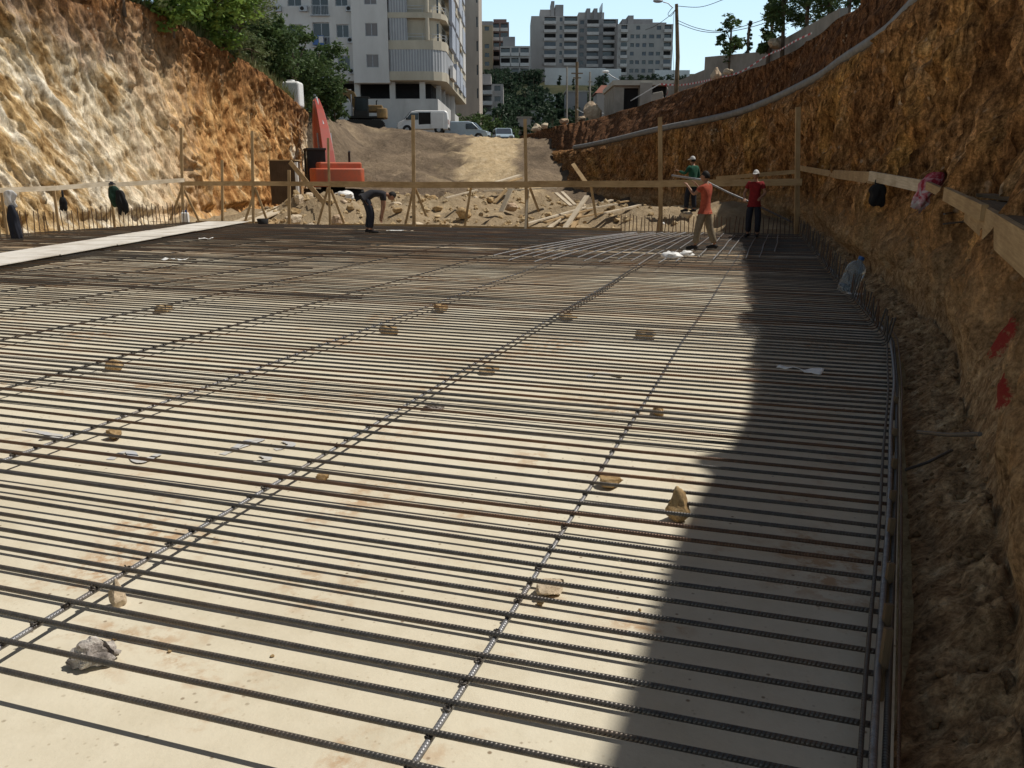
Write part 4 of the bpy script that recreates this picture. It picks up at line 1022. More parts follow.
def mottled():
    m, nt, b = newmat('red and white printed cloth')
    v = coords(nt, 'Object'); n = nz(nt, v, 11, 3, .6, 1.2)
    sp = N(nt, 'ShaderNodeSeparateXYZ'); nt.links.new(v, sp.inputs[0])
    f = mth(nt, 'ADD', n, mth(nt, 'MULTIPLY', sp.outputs['Z'], .55))
    nt.links.new(ramp(nt, f, [(.22, (.55, .50, .52)), (.36, (.50, .22, .26)), (.50, (.36, .03, .05))]), b.inputs['Base Color']); b.inputs['Roughness'].default_value = .9; return m
M['printed'] = mottled()
drape('hanging_cloth', rpt(938, 172, .8), .30, .44, M['printed'], 'red and white printed cloth hanging over the right side rail', 'cloth', 44, .08, .75, -.42)
# water bottle
bt = P(845, 293, .13); ax = Vector((.42, .1, 1)).normalized()
bo = empty('water_bottle', bt, 'large bluish water bottle leaning beside the right edge of the mat', 'bottle')
prof = [(0, .10), (.02, .125), (.10, .13), (.11, .122), (.13, .13), (.24, .13), (.25, .122), (.27, .13), (.36, .13), (.43, .095), (.46, .04), (.49, .035)]
mb = MB(); mb.tube([bt + ax * h for h, r_ in prof], [r_ for h, r_ in prof], 18); mb.build('body', M['clear'], bo)
mb = MB(); mb.tube([bt + ax * .485, bt + ax * .53], [.042, .042], 14); mb.build('cap', M['plastic_blue'], bo)
scrap(856, 295, .22, .10, 'pale scrap of board under the water bottle', 23, -.3, 'white_cloth', .13)

# ------------------------------------------------------------------ people
def skin(nodes, edges, root, sub=1):
    me = bpy.data.meshes.new('t'); o = bpy.data.objects.new('t', me); col.objects.link(o)
    bm = bmesh.new(); lay = bm.verts.layers.skin.verify(); ids = {}
    for k, (p, r) in nodes.items():
        v = bm.verts.new(p); rr = r if isinstance(r, tuple) else (r, r); v[lay].radius = rr; v[lay].use_root = (k == root); ids[k] = v
    for a, b in edges: bm.edges.new((ids[a], ids[b]))
    bm.to_mesh(me); bm.free()
    m = o.modifiers.new('s', 'SKIN'); m.use_smooth_shade = True; m.branch_smoothing = .3
    if sub: m = o.modifiers.new('ss', 'SUBSURF'); m.levels = sub; m.render_levels = sub
    dg = bpy.context.evaluated_depsgraph_get(); dg.update()
    r = bpy.data.meshes.new_from_object(o.evaluated_get(dg))
    vs = [v.co.copy() for v in r.vertices]; fs = [tuple(p.vertices) for p in r.polygons]
    bpy.data.objects.remove(o); bpy.data.meshes.remove(me); bpy.data.meshes.remove(r)
    return vs, fs
def person(loc, rot, J, label, shirt, trousers, hat, sleeves=True, scale=1.0, shirt_len=0.0):
    J = {k: Vector(v) for k, v in J.items()}
    root = empty('person', loc, label, 'person'); root.rotation_euler = (0, 0, rot); root.scale = (scale,) * 3
    nd = {'pelvis': (J['pelvis'], (.145, .105)), 'spine': (J['spine'], (.125, .095)), 'chest': (J['chest'], (.145, .105)), 'neck': (J['neck'], .055), 'skull': (J['neck'].lerp(J['head'], .6), .055)}
    ed = [('pelvis', 'spine'), ('spine', 'chest'), ('chest', 'neck'), ('neck', 'skull')]
    for s_ in 'lr':
        nd['sh' + s_] = (J['sh' + s_], .058); nd['el' + s_] = (J['el' + s_], .040); nd['wr' + s_] = (J['wr' + s_], .027)
        hd = (J['wr' + s_] - J['el' + s_]).normalized(); pal = J['wr' + s_] + hd * .075; nd['pa' + s_] = (pal, (.036, .018))
        ed += [('chest', 'sh' + s_), ('sh' + s_, 'el' + s_), ('el' + s_, 'wr' + s_), ('wr' + s_, 'pa' + s_)]
        side = hd.cross(Vector((0, 0, 1))); side = side.normalized() if side.length > .1 else Vector((0, 1, 0)); curl = hd.cross(side)
        for f in range(4):
            k = 'f%d%s' % (f, s_); ln = (.075, .085, .08, .06)[f]; a0 = pal + side * (f - 1.5) * .02 + hd * .02
            nd[k + 'a'] = (a0, .010); nd[k + 'b'] = (a0 + hd * ln * .55 + curl * .012, .009); nd[k + 'c'] = (a0 + hd * ln * .8 + curl * .045, .008)
            ed += [('pa' + s_, k + 'a'), (k + 'a', k + 'b'), (k + 'b', k + 'c')]
        nd['t1' + s_] = (J['wr' + s_] + hd * .035 + side * .042 + curl * .012, .011); nd['t2' + s_] = (J['wr' + s_] + hd * .075 + side * .055 + curl * .03, .009)
        ed += [('wr' + s_, 't1' + s_), ('t1' + s_, 't2' + s_)]
        nd['hi' + s_] = (J['hi' + s_], .088); nd['kn' + s_] = (J['kn' + s_], .058); nd['an' + s_] = (J['an' + s_], .038); nd['to' + s_] = (J['to' + s_], (.038, .028))
        ed += [('pelvis', 'hi' + s_), ('hi' + s_, 'kn' + s_), ('kn' + s_, 'an' + s_), ('an' + s_, 'to' + s_)]
    mb = MB(); vs, fs = skin(nd, ed, 'pelvis'); mb.add(vs, fs, smooth=True)
    H = J['head']; face = J['face'] if 'face' in J else Vector((0, 1, 0)); face.normalize(); upv = (H - J['neck']).normalized(); sx = face.cross(upv).normalized(); upv = sx.cross(face).normalized()
    fr = Matrix((sx, face, upv)).transposed()
    def hp(x, y, z): return H + fr @ Vector((x, y, z))
    mb.ball((0, 0, 0), 1, 16, 12, 0, lambda d, q: hp(d.x * (.075 if d.z > -.2 else .075 - .03 * (-d.z - .2)), d.y * .095 + (.012 if d.z < -.3 and d.y > 0 else 0), d.z * .118))
    mb.ball((0, 0, 0), 1, 8, 6, 0, lambda d, q: hp(d.x * .013, .098 + d.y * .02, -.015 + d.z * .024))       # nose
    for sg in (-1, 1): mb.ball((0, 0, 0), 1, 8, 6, 0, lambda d, q: hp(sg * .077 + d.x * .01, -.005 + d.y * .018, -.01 + d.z * .03))
    mb.ball((0, 0, 0), 1, 8, 6, 0, lambda d, q: hp(d.x * .026, .088 + d.y * .012, -.062 + d.z * .009))
    root_off = []
    def fin(m_, name, mat): return m_.build(name, mat, None) if False else build_local(m_, name, mat, root)
    fin(mb, 'body', M['skin'])
    me = MB()
    for sg in (-1, 1): me.ball((0, 0, 0), 1, 8, 6, 0, lambda d, q: hp(sg * .03 + d.x * .012, .084 + d.y * .01, .012 + d.z * .008))
    fin(me, 'eyes', M['hair'])
    # clothes
    nd2 = {'hem': (J['pelvis'] + (J['spine'] - J['pelvis']) * (-.55 - shirt_len), (.175, .135)), 'pelvis': (J['pelvis'] + (J['spine'] - J['pelvis']) * .1, (.172, .132)), 'spine': (J['spine'], (.148, .118)), 'chest': (J['chest'], (.175, .142)), 'neck': (J['chest'].lerp(J['neck'], .66), (.125, .10))}
    ed2 = [('hem', 'pelvis'), ('pelvis', 'spine'), ('spine', 'chest'), ('chest', 'neck')]
    for s_ in 'lr':
        nd2['sh' + s_] = (J['sh' + s_], .075); nd2['el' + s_] = (J['sh' + s_].lerp(J['el' + s_], .62 if sleeves is not None else .1), .062)
        ed2 += [('chest', 'sh' + s_), ('sh' + s_, 'el' + s_)]
        if sleeves == 'long':
            nd2['el2' + s_] = (J['el' + s_], .056); nd2['wr' + s_] = (J['wr' + s_], .042); ed2 += [('el' + s_, 'el2' + s_), ('el2' + s_, 'wr' + s_)]
    mb = MB(); vs, fs = skin(nd2, ed2, 'pelvis'); mb.add(vs, fs, smooth=True); fin(mb, 'shirt', M[shirt])
    nd3 = {'pelvis': (J['pelvis'], (.155, .12)), 'waist': (J['pelvis'].lerp(J['spine'], .35), (.150, .115))}; ed3 = [('pelvis', 'waist')]
    for s_ in 'lr':
        nd3['hi' + s_] = (J['hi' + s_], .118); nd3['kn' + s_] = (J['kn' + s_], .090); nd3['an' + s_] = (J['an' + s_].lerp(J['kn' + s_], .06), .078)
        ed3 += [('pelvis', 'hi' + s_), ('hi' + s_, 'kn' + s_), ('kn' + s_, 'an' + s_)]
    mb = MB(); vs, fs = skin(nd3, ed3, 'pelvis'); mb.add(vs, fs, smooth=True); fin(mb, 'trousers', M[trousers])
    for s_ in 'lr':
        a, t = J['an' + s_], J['to' + s_]; mb = MB(); d = (t - a); d.z = 0; d.normalize()
        mb.tube([a - d * .06 + Vector((0, 0, -.05)), a + Vector((0, 0, -.03)), a + d * .09 + Vector((0, 0, -.045)), t + d * .05 + Vector((0, 0, -.01))], [.035, .052, .046, .03], 10); fin(mb, 'shoe', M['black'])
    mb = MB()
    if hat == 'hair':
        mb.ball((0, 0, 0), 1, 16, 12, 0, lambda d, q: hp(d.x * .084, d.y * .102 - .012, max(d.z, -.35 if d.y < .2 else .25) * .125 + .006)); fin(mb, 'hair', M['hair'])
    else:
        mb.ball((0, 0, 0), 1, 16, 12, 0, lambda d, q: hp(d.x * .087, d.y * .106, max(d.z, .12) * .126 + .006)); fin(mb, 'cap', M[hat])
        mb = MB(); mb.ball((0, 0, 0), 1, 14, 6, 0, lambda d, q: hp(d.x * .07, .125 + d.y * .065, .026 + d.z * .012 - (.012 if d.y > .5 else 0))); c_ = [c for c in root.children if c.name.startswith('cap')][-1]
        build_local(mb, 'visor', M[hat], c_)
        mb = MB(); mb.ball((0, 0, 0), 1, 14, 10, 0, lambda d, q: hp(d.x * .081, d.y * .098 - .012, max(-.45, min(d.z, .15)) * .118)); 
        fin(mb, 'hair', M['hair'])
    return root
def build_local(m_, name, mat, parent):            # geometry already in the parent's own axes
    o = m_.build(name, mat); o.parent = parent; return o
stand = dict(pelvis=(0, 0, .93), spine=(0, .0, 1.12), chest=(0, .01, 1.32), neck=(0, .02, 1.48), head=(0, .045, 1.62), shl=(-.17, 0, 1.41), shr=(.17, 0, 1.41), ell=(-.23, -.03, 1.13), elr=(.23, -.03, 1.13), wrl=(-.25, .08, .89), wrr=(.25, .08, .89),
             hil=(-.09, 0, .88), hir=(.09, 0, .88), knl=(-.11, .03, .49), knr=(.11, .03, .49), anl=(-.12, -.02, .09), anr=(.12, -.02, .09), tol=(-.14, .13, .035), tor=(.14, .13, .035))
# bending man, facing right and bowed over, hands near his shins
p = P(372, 233, .12)
person(p, R(-72), dict(pelvis=(0, -.12, .93), spine=(0, .05, 1.03), chest=(0, .27, 1.05), neck=(0, .42, .99), head=(0, .56, .95), face=(0, .45, -.9), shl=(-.17, .33, 1.0), shr=(.17, .33, 1.0), ell=(-.2, .34, .70), elr=(.2, .32, .70), wrl=(-.13, .28, .45), wrr=(.13, .26, .43),
       hil=(-.09, -.12, .88), hir=(.09, -.12, .88), knl=(-.13, -.02, .49), knr=(.13, .0, .49), anl=(-.14, -.1, .09), anr=(.14, -.06, .09), tol=(-.15, .06, .035), tor=(.15, .1, .035)), 'man in dark clothes bending down to the mat near the excavator', 'dk_cloth', 'navy', 'hair', True, 1.06)
# worker in orange, seen from the side, bar on his shoulder
p = P(703, 249, .12)
J = dict(stand); J.update(shl=(-.16, .05, 1.40), shr=(.17, -.04, 1.42), ell=(-.22, .22, 1.22), wrl=(-.13, .38, 1.40), elr=(.27, .12, 1.22), wrr=(.20, .27, 1.42), knl=(-.14, .10, .49), knr=(.15, -.08, .49), anl=(-.18, .14, .09), anr=(.19, -.22, .09), tol=(-.2, .29, .035), tor=(.22, -.07, .035), hil=(-.1, .02, .88), hir=(.1, -.02, .88))
person(p, R(62), J, 'worker in an orange red shirt and khaki trousers carrying a long bar on his shoulder', 'orange_cloth', 'khaki_cloth', 'hair', True, .955)
# worker in red
p = P(752, 237, .12); J = dict(stand); J.update(ell=(-.27, .02, 1.14), wrl=(-.20, .24, 1.05), elr=(.27, .02, 1.14), wrr=(.22, .24, 1.02), knl=(-.13, .05, .49), knr=(.12, .02, .49))
person(p, R(155), J, 'worker in a red shirt and white cap holding the low end of the long bar', 'red_cloth', 'navy', 'white_cloth', True, .98)
# worker in green, further back on the dirt
p = PY(691, 212, 28.6)
J = dict(stand); J.update(ell=(-.30, .06, 1.2), wrl=(-.34, .28, 1.28), elr=(.26, -.02, 1.13), wrr=(.22, .14, .95), knl=(-.12, .1, .5), anl=(-.13, .1, .09), tol=(-.15, .25, .035))
person(p, R(35), J, 'worker in a green shirt and pale cap standing on the dirt behind the fence', 'green_cloth', 'navy', 'white_cloth', 'long', 1.04)
# the carried bar
q0, q1, q2 = PY(672, 175.5, 24.2), PY(703, 180, 23.1), PY(752, 203, 23.2)
q3 = PY(792, 222, 23.6)
mb = MB(); mb.tube([q0, q0.lerp(q1, .5), q1, q1.lerp(q2, .5) + Vector((0, 0, -.02)), q2, q3], .028, 8); tag(mb.build('steel_bar', M['rebar_bright'], None, q1), 'long bar carried on the shoulder of the worker in orange', 'steel bar')
w0 = PY(706, 222, 21.6); w1 = P(717, 248, .13)
mb = MB(); mb.tube([w0, w0.lerp(w1, .45) + Vector((-.02, 0, -.02)), w1], .012, 6); tag(mb.build('rod', M['wood_pale'], None, w1), 'thin pale rod standing against the legs of the worker in orange', 'rod')

# ------------------------------------------------------------------ machines
def excavator(loc, rot, label, paintm, boom, stick_fold, scale=1.0, wide=2.75, rusty=False):
    """local axes: +Y is where the boom points, rear (counterweight) at -Y"""
    rt_ = empty('excavator', loc, label, 'excavator'); rt_.rotation_euler = (0, 0, rot); rt_.scale = (scale,) * 3
    for sg in (-1, 1):
        mb = MB(); x = sg * 1.05; prof = []
        for i in range(24):
            a = 2 * math.pi * i / 24; c = 1.45 if math.cos(a) > 0 else -1.45; prof.append((c + .42 * math.cos(a), .44 + .42 * math.sin(a)))
        mb.extrude([(x - .27, y, z) for y, z in prof], (.54, 0, 0)); tk = build_local(mb, 'track', M['tyre'], rt_)
        mb = MB()
        for i in range(40):
            t = i / 40 * (4 * 1.45 + 2 * math.pi * .42); L1 = 2.9; L2 = math.pi * .42
            if t < L1: y, z, an = -1.45 + t, .02, 0
            elif t < L1 + L2: a = -math.pi / 2 + (t - L1) / .42; y, z, an = 1.45 + .44 * math.cos(a), .44 + .44 * math.sin(a), a + math.pi / 2
            elif t < 2 * L1 + L2: y, z, an = 1.45 - (t - L1 - L2), .88, 0
            else: a = math.pi / 2 + (t - 2 * L1 - L2) / .42; y, z, an = -1.45 + .44 * math.cos(a), .44 + .44 * math.sin(a), a + math.pi / 2
            mb.box((x, y, z), (.6, .11, .05), M4=Matrix.Rotation(an, 3, 'X'))
        build_local(mb, 'track_shoes', M['tyre'], tk)
    mb = MB(); mb.box((0, 0, .55), (1.6, 2.0, .4)); mb.tube([(0, 0, .7), (0, 0, 1.0)], .65, 20); build_local(mb, 'undercarriage', M['tyre'], rt_)
    hw = wide / 2
    mb = MB(); mb.box((0, -.1, 1.12), (wide * .94, 3.5, .2)); bevel(build_local(mb, 'deck', M['tyre'], rt_), .03)
    # counterweight: rounded in plan
    poly = [(-hw, -1.2), (-hw, -1.80), (-hw * .86, -2.12), (-hw * .5, -2.2), (hw * .5, -2.2), (hw * .86, -2.12), (hw, -1.80), (hw, -1.2)]
    mb = MB(); mb.prism(poly, 1.05, 1.98); cw = bevel(build_local(mb, 'counterweight', paintm, rt_), .07, 3); cw.data.polygons.foreach_set('use_smooth', [True] * len(cw.data.polygons)); cw.data.set_sharp_from_angle(angle=R(35))
    mb = MB(); mb.box((.18, -.95, 1.98), (wide * .80, 1.6, .62)); bevel(build_local(mb, 'engine_hood', paintm, rt_), .09, 3)
    mb = MB(); mb.tube([(.75, -1.1, 2.2), (.75, -1.1, 2.75), (.75, -1.2, 2.85)], .06, 10); build_local(mb, 'exhaust', M['tyre'], rt_)
    mb = MB(); mb.box((.85, .65, 1.62), (.9, 1.6, .8)); bevel(build_local(mb, 'side_box', paintm, rt_), .05)
    # cab on the left with glass
    cx = -hw + .52
    cab = MB(); 
    for dx in (-.44, .44):
        for dy, lean in ((-.55, 0), (.75, -.22)): cab.bar((cx + dx, .25 + dy, 1.2), (cx + dx, .25 + dy + lean * .8, 2.95), .09, .09, (0, 1, 0))
    cab.box((cx, .22, 2.97), (1.02, 1.45, .12)); cab.box((cx, .32, 1.45), (.94, 1.45, .5))
    cb = bevel(build_local(cab, 'cab', M['tyre'] if not rusty else M['tyre'], rt_), .02)
    mb = MB(); mb.box((cx, .2, 2.3), (.86, 1.22, 1.22)); build_local(mb, 'window', M['glass'], cb)
    # boom, stick, bucket: side outlines extruded to their width
    def beam(pts, wds, wx, name, mat, par):
        up = []; dn = []
        for i, (y, z) in enumerate(pts):
            a = Vector(pts[max(i - 1, 0)]); b = Vector(pts[min(i + 1, len(pts) - 1)]); d = (b - a).normalized(); n_ = Vector((-d.y, d.x)); up.append(Vector((y, z)) + n_ * wds[i] / 2); dn.append(Vector((y, z)) - n_ * wds[i] / 2)
        mb = MB(); n = len(pts); vs = []
        for sg in (-1, 1):
            ws = wx if isinstance(wx, list) else [wx] * n
            vs += [(sg * ws[i] / 2, q.x, q.y) for i, q in enumerate(up)] + [(sg * ws[i] / 2, q.x, q.y) for i, q in enumerate(dn)]
        fs = []
        for i in range(n - 1):
            fs += [(i, i + 1, n + i + 1, n + i), (2 * n + i + 1, 2 * n + i, 3 * n + i, 3 * n + i + 1), (i + 1, i, 2 * n + i, 2 * n + i + 1), (n + i, n + i + 1, 3 * n + i + 1, 3 * n + i)]
        fs += [(0, n, 3 * n, 2 * n), (n - 1, 3 * n - 1, 4 * n - 1, 2 * n - 1)]
        mb.add(vs, fs); return bevel(build_local(mb, name, mat, par), .025)
    bo = beam(boom, [.55, .8, .78, .62, .40][:len(boom)], [.62, .60, .52, .40, .28], 'boom', M['shaded_red'] if not rusty else paintm, rt_)
    for sg in (-1, 1):
        m_ = Vector(boom[2]); b0 = Vector((1.3, 1.25)); mb = MB(); e = b0.lerp(m_, .55)
        mb.tube([(sg * .36, b0.x, b0.y), (sg * .36, e.x, e.y)], .085, 10); mb.tube([(sg * .36, e.x, e.y), (sg * .36, m_.x, m_.y)], .05, 8); build_local(mb, 'hydraulic_cylinder', M['metal'], rt_)
    tip = Vector(boom[-1]); sp = [tip + Vector(q) for q in stick_fold]
    st = beam([tuple(q) for q in sp], [.45, .6, .5, .32][:len(sp)], .36, 'stick', paintm, rt_)
    mb = MB(); mm = Vector(boom[2]); mb.tube([(0, mm.x, mm.y + .45), (0, (mm.x + sp[0].x) / 2, (mm.y + sp[0].y) / 2 + .4), (0, sp[0].x, sp[0].y + .2)], .07, 8); build_local(mb, 'hydraulic_cylinder', M['metal'], rt_)
    e = sp[-1]; mb = MB(); prof = [(0, .1), (.5, -.1), (.75, -.55), (.55, -1.0), (.1, -1.15), (-.35, -1.0), (-.2, -.9), (.1, -.98), (.4, -.85), (.52, -.5), (.3, -.2), (-.1, -.05)]
    mb.extrude([(-.5, e.x + y, e.y + z) for y, z in prof], (1.0, 0, 0)); bk_ = build_local(mb, 'bucket', M['tyre'] if not rusty else paintm, rt_)
    mb = MB()
    for i in range(5): mb.bar((-.42 + .21 * i, e.x - .28, e.y - 1.0), (-.42 + .21 * i, e.x - .50, e.y - .92), .08, .05)
    build_local(mb, 'teeth', M['metal'], bk_)
    return rt_
ep = PY(334, 206, 46.5); ez = max(terrain_h(ep.x, 46.5), ep.z - .2)
excavator((ep.x, 46.5, ep.z), R(21), 'orange red excavator seen from behind with its boom raised', M['orange'], [(.55, 1.7), (1.3, 2.7), (2.2, 3.9), (3.3, 5.0), (4.3, 5.75)], [(.0, .0), (.7, -1.3), (.9, -2.6), (.8, -3.6)])
ep2 = PY(366, 131, 79); ez2 = terrain_h(ep2.x, 79)
excavator((ep2.x, 79, ez2), R(96), 'weathered yellow brown excavator parked before the apartment block', M['yellow'], [(.5, 1.6), (.9, 2.4), (1.3, 3.3), (1.9, 3.6), (2.4, 3.3)], [(.0, .0), (.15, -.8), (.1, -1.5), (.0, -1.9)], .9, 2.6, True)

def van(loc, rot, label, paintm, L=4.9, H=1.95, W=1.85, open_door=False, hood=.9, cat='van', wins=True, pickup=False):
    """local axes: +X is forward, wheels on z = 0"""
    rt_ = empty('van' if cat == 'van' else 'car', loc, label, cat); rt_.rotation_euler = (0, 0, rot)
    h2 = L / 2
    prof = [(-h2, .35), (-h2 - .02, H * .55), (-h2 + .08, H * .93), (-h2 + .28, H)]
    prof += [(h2 - hood - .95, H), (h2 - hood - .55, H * .95), (h2 - hood + .12, H * .60), (h2 - .15, H * .50), (h2, H * .42), (h2 + .03, .38)]
    # stations across the width for rounded flanks
    mb = MB(); n = len(prof); vs = []
    st_ = [(-W / 2, .0), (-W / 2 + .10, .06), (W / 2 - .10, .06), (W / 2, .0)]
    for (y, g) in st_:
        for (x, z) in prof: vs.append((x * (1 + (.0 if g else -.02)), y if z < H * .6 else y * .91, z - (0 if g else .05 if z > H * .8 else 0)))
    fs = []
    for k in range(3):
        for i in range(n): fs.append((k * n + i, k * n + (i + 1) % n, (k + 1) * n + (i + 1) % n, (k + 1) * n + i))
    fs += [tuple(range(n - 1, -1, -1)), tuple(range(3 * n, 4 * n))]
    mb.add(vs, fs, smooth=False); body = bevel(build_local(mb, 'body', paintm, rt_), .04, 3)
    for sx_ in (-1, 1):
        for sy in (-1, 1):
            c = Vector((sx_ * (h2 - .85), sy * (W / 2 - .06), .32))
            mb = MB(); mb.tube([c + Vector((0, -.10, 0)), c + Vector((0, -.09, 0)), c + Vector((0, .09, 0)), c + Vector((0, .10, 0))], [.27, .32, .32, .27], 20); wl = build_local(mb, 'wheel', M['tyre'], rt_)
            mb = MB(); mb.tube([c + Vector((0, sy * .085, 0)), c + Vector((0, sy * .115, 0))], .18, 14); build_local(mb, 'rim', M['metal'], wl)
            mb = MB(); mb.tube([c + Vector((0, sy * .02, 0)), c + Vector((0, sy * .072, 0))], .40, 20); build_local(mb, 'wheel_arch', M['tyre'], rt_)
    for sy in (-1, 1):
        y = sy * (W / 2 * .955 + .012)
        mb = MB(); x1 = h2 - hood; mb.extrude([(x1 - .05, y, H * .60), (x1 - .50, y * .97, H * .88), (x1 - 1.15, y * .97, H * .88), (x1 - 1.15, y, H * .60)], (0, sy * .012, 0)); build_local(mb, 'window', M['glass'], rt_)
        if wins:
            for k in range(2 if L > 4.5 else 1):
                xa = x1 - 1.3 - k * 1.15; mb = MB(); mb.extrude([(xa, y, H * .60), (xa, y * .97, H * .88), (xa - 1.0, y * .97, H * .88), (xa - 1.0, y, H * .60)], (0, sy * .012, 0)); build_local(mb, 'window', M['glass'], rt_)
        mb = MB(); mb.box((x1 - .15, sy * (W / 2 + .1), H * .64), (.12, .18, .2)); bevel(build_local(mb, 'wing_mirror', M['tyre'], rt_), .03)
        mb = MB(); mb.box((h2 - .03, sy * (W / 2 - .28), H * .43), (.14, .34, .16)); bevel(build_local(mb, 'headlight', M['metal'], rt_), .04)
        mb = MB(); mb.box((-h2 + .0, sy * (W / 2 - .14), H * .5), (.08, .14, .4)); build_local(mb, 'tail_light', M['shaded_red'], rt_)
    x1 = h2 - hood; mb = MB(); mb.extrude([(x1 + .10, -W / 2 * .82, H * .625), (x1 + .10, W / 2 * .82, H * .625), (x1 - .48, W / 2 * .76, H * .945), (x1 - .48, -W / 2 * .76, H * .945)], (.02, 0, .02)); build_local(mb, 'windscreen', M['glass_blue'], rt_)
    mb = MB(); mb.box((h2 + .02, 0, .42), (.14, W * .96, .22)); bevel(build_local(mb, 'bumper', M['tyre'], rt_), .05)
    mb = MB(); mb.box((-h2 - .02, 0, .42), (.12, W * .96, .2)); bevel(build_local(mb, 'bumper', M['tyre'], rt_), .05)
    if open_door:
        for sy in (1, -1):
            if sy == open_door:
                mb = MB(); mb.box((x1 - 1.72, sy * (W / 2 * .95 + .012), H * .58), (1.05, .04, H * .66)); build_local(mb, 'door_opening', M['dark'], rt_)
                mb = MB(); mb.box((x1 - 2.85, sy * (W / 2 + .06), H * .57), (1.15, .05, H * .70)); bevel(build_local(mb, 'sliding_door', paintm, rt_), .02)
    return rt_
vx = PY(424, 132, 78); van((vx.x, 78, terrain_h(vx.x, 78) + .02), R(180), 'white van with its side door standing open by the apartment block', M['white_paint'], 4.5, 1.95, 1.8, 1, .7, wins=False)
vx = PY(466, 139, 80); van((vx.x, 81, terrain_h(vx.x, 81) - .2), R(-8), 'pale grey van half hidden behind the dirt crest', M['blue_paint'], 4.3, 1.75, 1.75, wins=False)
vx = PY(503, 141, 84); van((vx.x, 84, terrain_h(vx.x, 84) - .05), R(-84), 'pale blue car facing the pit at the end of the dirt path', M['blue_paint'], 4.2, 1.45, 1.75, hood=1.0, cat='car')

# white tank on the left cliff
tp = PY(292, 106, 51.0); tb = lc_bvh.ray_cast(Vector((tp.x - .6, 51.5, 30)), Vector((0, 0, -1)))[0]
tz = min(tb.z if tb else tp.z, tp.z) - .1
tk = empty('water_tank', (tp.x - .1, 51.5, tz), 'white plastic tank standing at the end of the left cliff top', 'tank')
mb = MB(); mb.box((tp.x - .1, 51.5, tz + .75), (1.2, 1.1, 1.45)); bevel(mb.build('body', M['plastic_white'], tk), .16, 4)
mb = MB(); mb.tube([(tp.x - .1, 51.5, tz + 1.45), (tp.x - .1, 51.5, tz + 1.58)], .22, 16); mb.build('lid', M['plastic_white'], tk)

# pipe along the edge of the right face
pp = []
for i in range(0, len(us), 2):
    p = rc_cs[2][i]; h_ = rc_bvh.ray_cast(Vector((p.x + .28, p.y, p.z + 1.0)), Vector((0, 0, -1)))[0]
    if -2 < p.y < 60: pp.append(Vector((p.x + .16, p.y, max(p.z + .10, (h_.z if h_ and h_.z < p.z + .35 else p.z) + .10))))
sm = [pp[i] if i < 4 or i > len(pp) - 5 else sum((pp[i + k] for k in range(-4, 5)), Vector()) / 9 for i in range(len(pp))]
sm = sm[::3]
mb = MB(); mb.tube(sm, .15, 10); tag(mb.build('drain_pipe', M['pipe']), 'long grey pipe lying along the edge of the right earth face', 'pipe')

# ------------------------------------------------------------------ plants
leaf_cache = {}
def crown_mesh(name, mat, blobs, nleaf, ls, seed, droop=0.0, narrow=.5):
    rr = random.Random(seed); vs = []; fs = []; tone = []
    tot = sum(b[1][0] * b[1][1] + b[1][0] * b[1][2] for b in blobs)
    for (c, r_) in blobs:
        k = int(nleaf * (r_[0] * r_[1] + r_[0] * r_[2]) / tot); c = Vector(c); bt = rr.uniform(-.18, .18)
        ncl = max(6, k // 26); cls = []
        for _ in range(ncl):
            d = Vector((rr.gauss(0, 1), rr.gauss(0, 1), rr.gauss(0, 1))).normalized(); q = rr.uniform(.45, 1.06); cls.append((Vector((d.x * r_[0] * q, d.y * r_[1] * q, d.z * r_[2] * q)), rr.uniform(.10, .30), rr.uniform(-.25, .25)))
        for _ in range(k):
            o_, sp, ct = rr.choice(cls)
            p = c + o_ + Vector((rr.gauss(0, 1) * r_[0], rr.gauss(0, 1) * r_[1], rr.gauss(0, .8) * r_[2])) * sp
            a = Vector((rr.gauss(0, 1), rr.gauss(0, 1), rr.gauss(0, .6) - droop)).normalized(); b = a.cross(Vector((rr.gauss(0, 1), rr.gauss(0, 1), rr.gauss(0, 1)))).normalized(); s_ = ls * rr.uniform(.6, 1.35)
            i0 = len(vs); vs += [p - a * s_ * .5, p + b * s_ * narrow * .5, p + a * s_ * .5, p - b * s_ * narrow * .5]; fs.append((i0, i0 + 1, i0 + 2, i0 + 3))
            t = min(1, max(0, .5 + bt + ct + rr.uniform(-.2, .2))); tone += [t] * 4
    me = bpy.data.meshes.new(name); me.from_pydata(vs, [], fs); me.materials.append(mat)
    at = me.attributes.new('tone', 'FLOAT', 'POINT'); at.data.foreach_set('value', tone); me.update()
    return me
def blobset(rr, h, w_, n, base=.3, pointy=False):
    out = []
    for i in range(n):
        f = rr.uniform(base, .95); q = (1 - abs(f - .55) * 1.1) if not pointy else (1.05 - f)
        a = rr.uniform(0, 6.28); rad = w_ * q * rr.uniform(.2, .75)
        s_ = w_ * rr.uniform(.28, .5) * (q * .6 + .4); out.append(((math.cos(a) * rad, math.sin(a) * rad, f * h), (s_, s_, s_ * rr.uniform(.6, .9))))
    return out
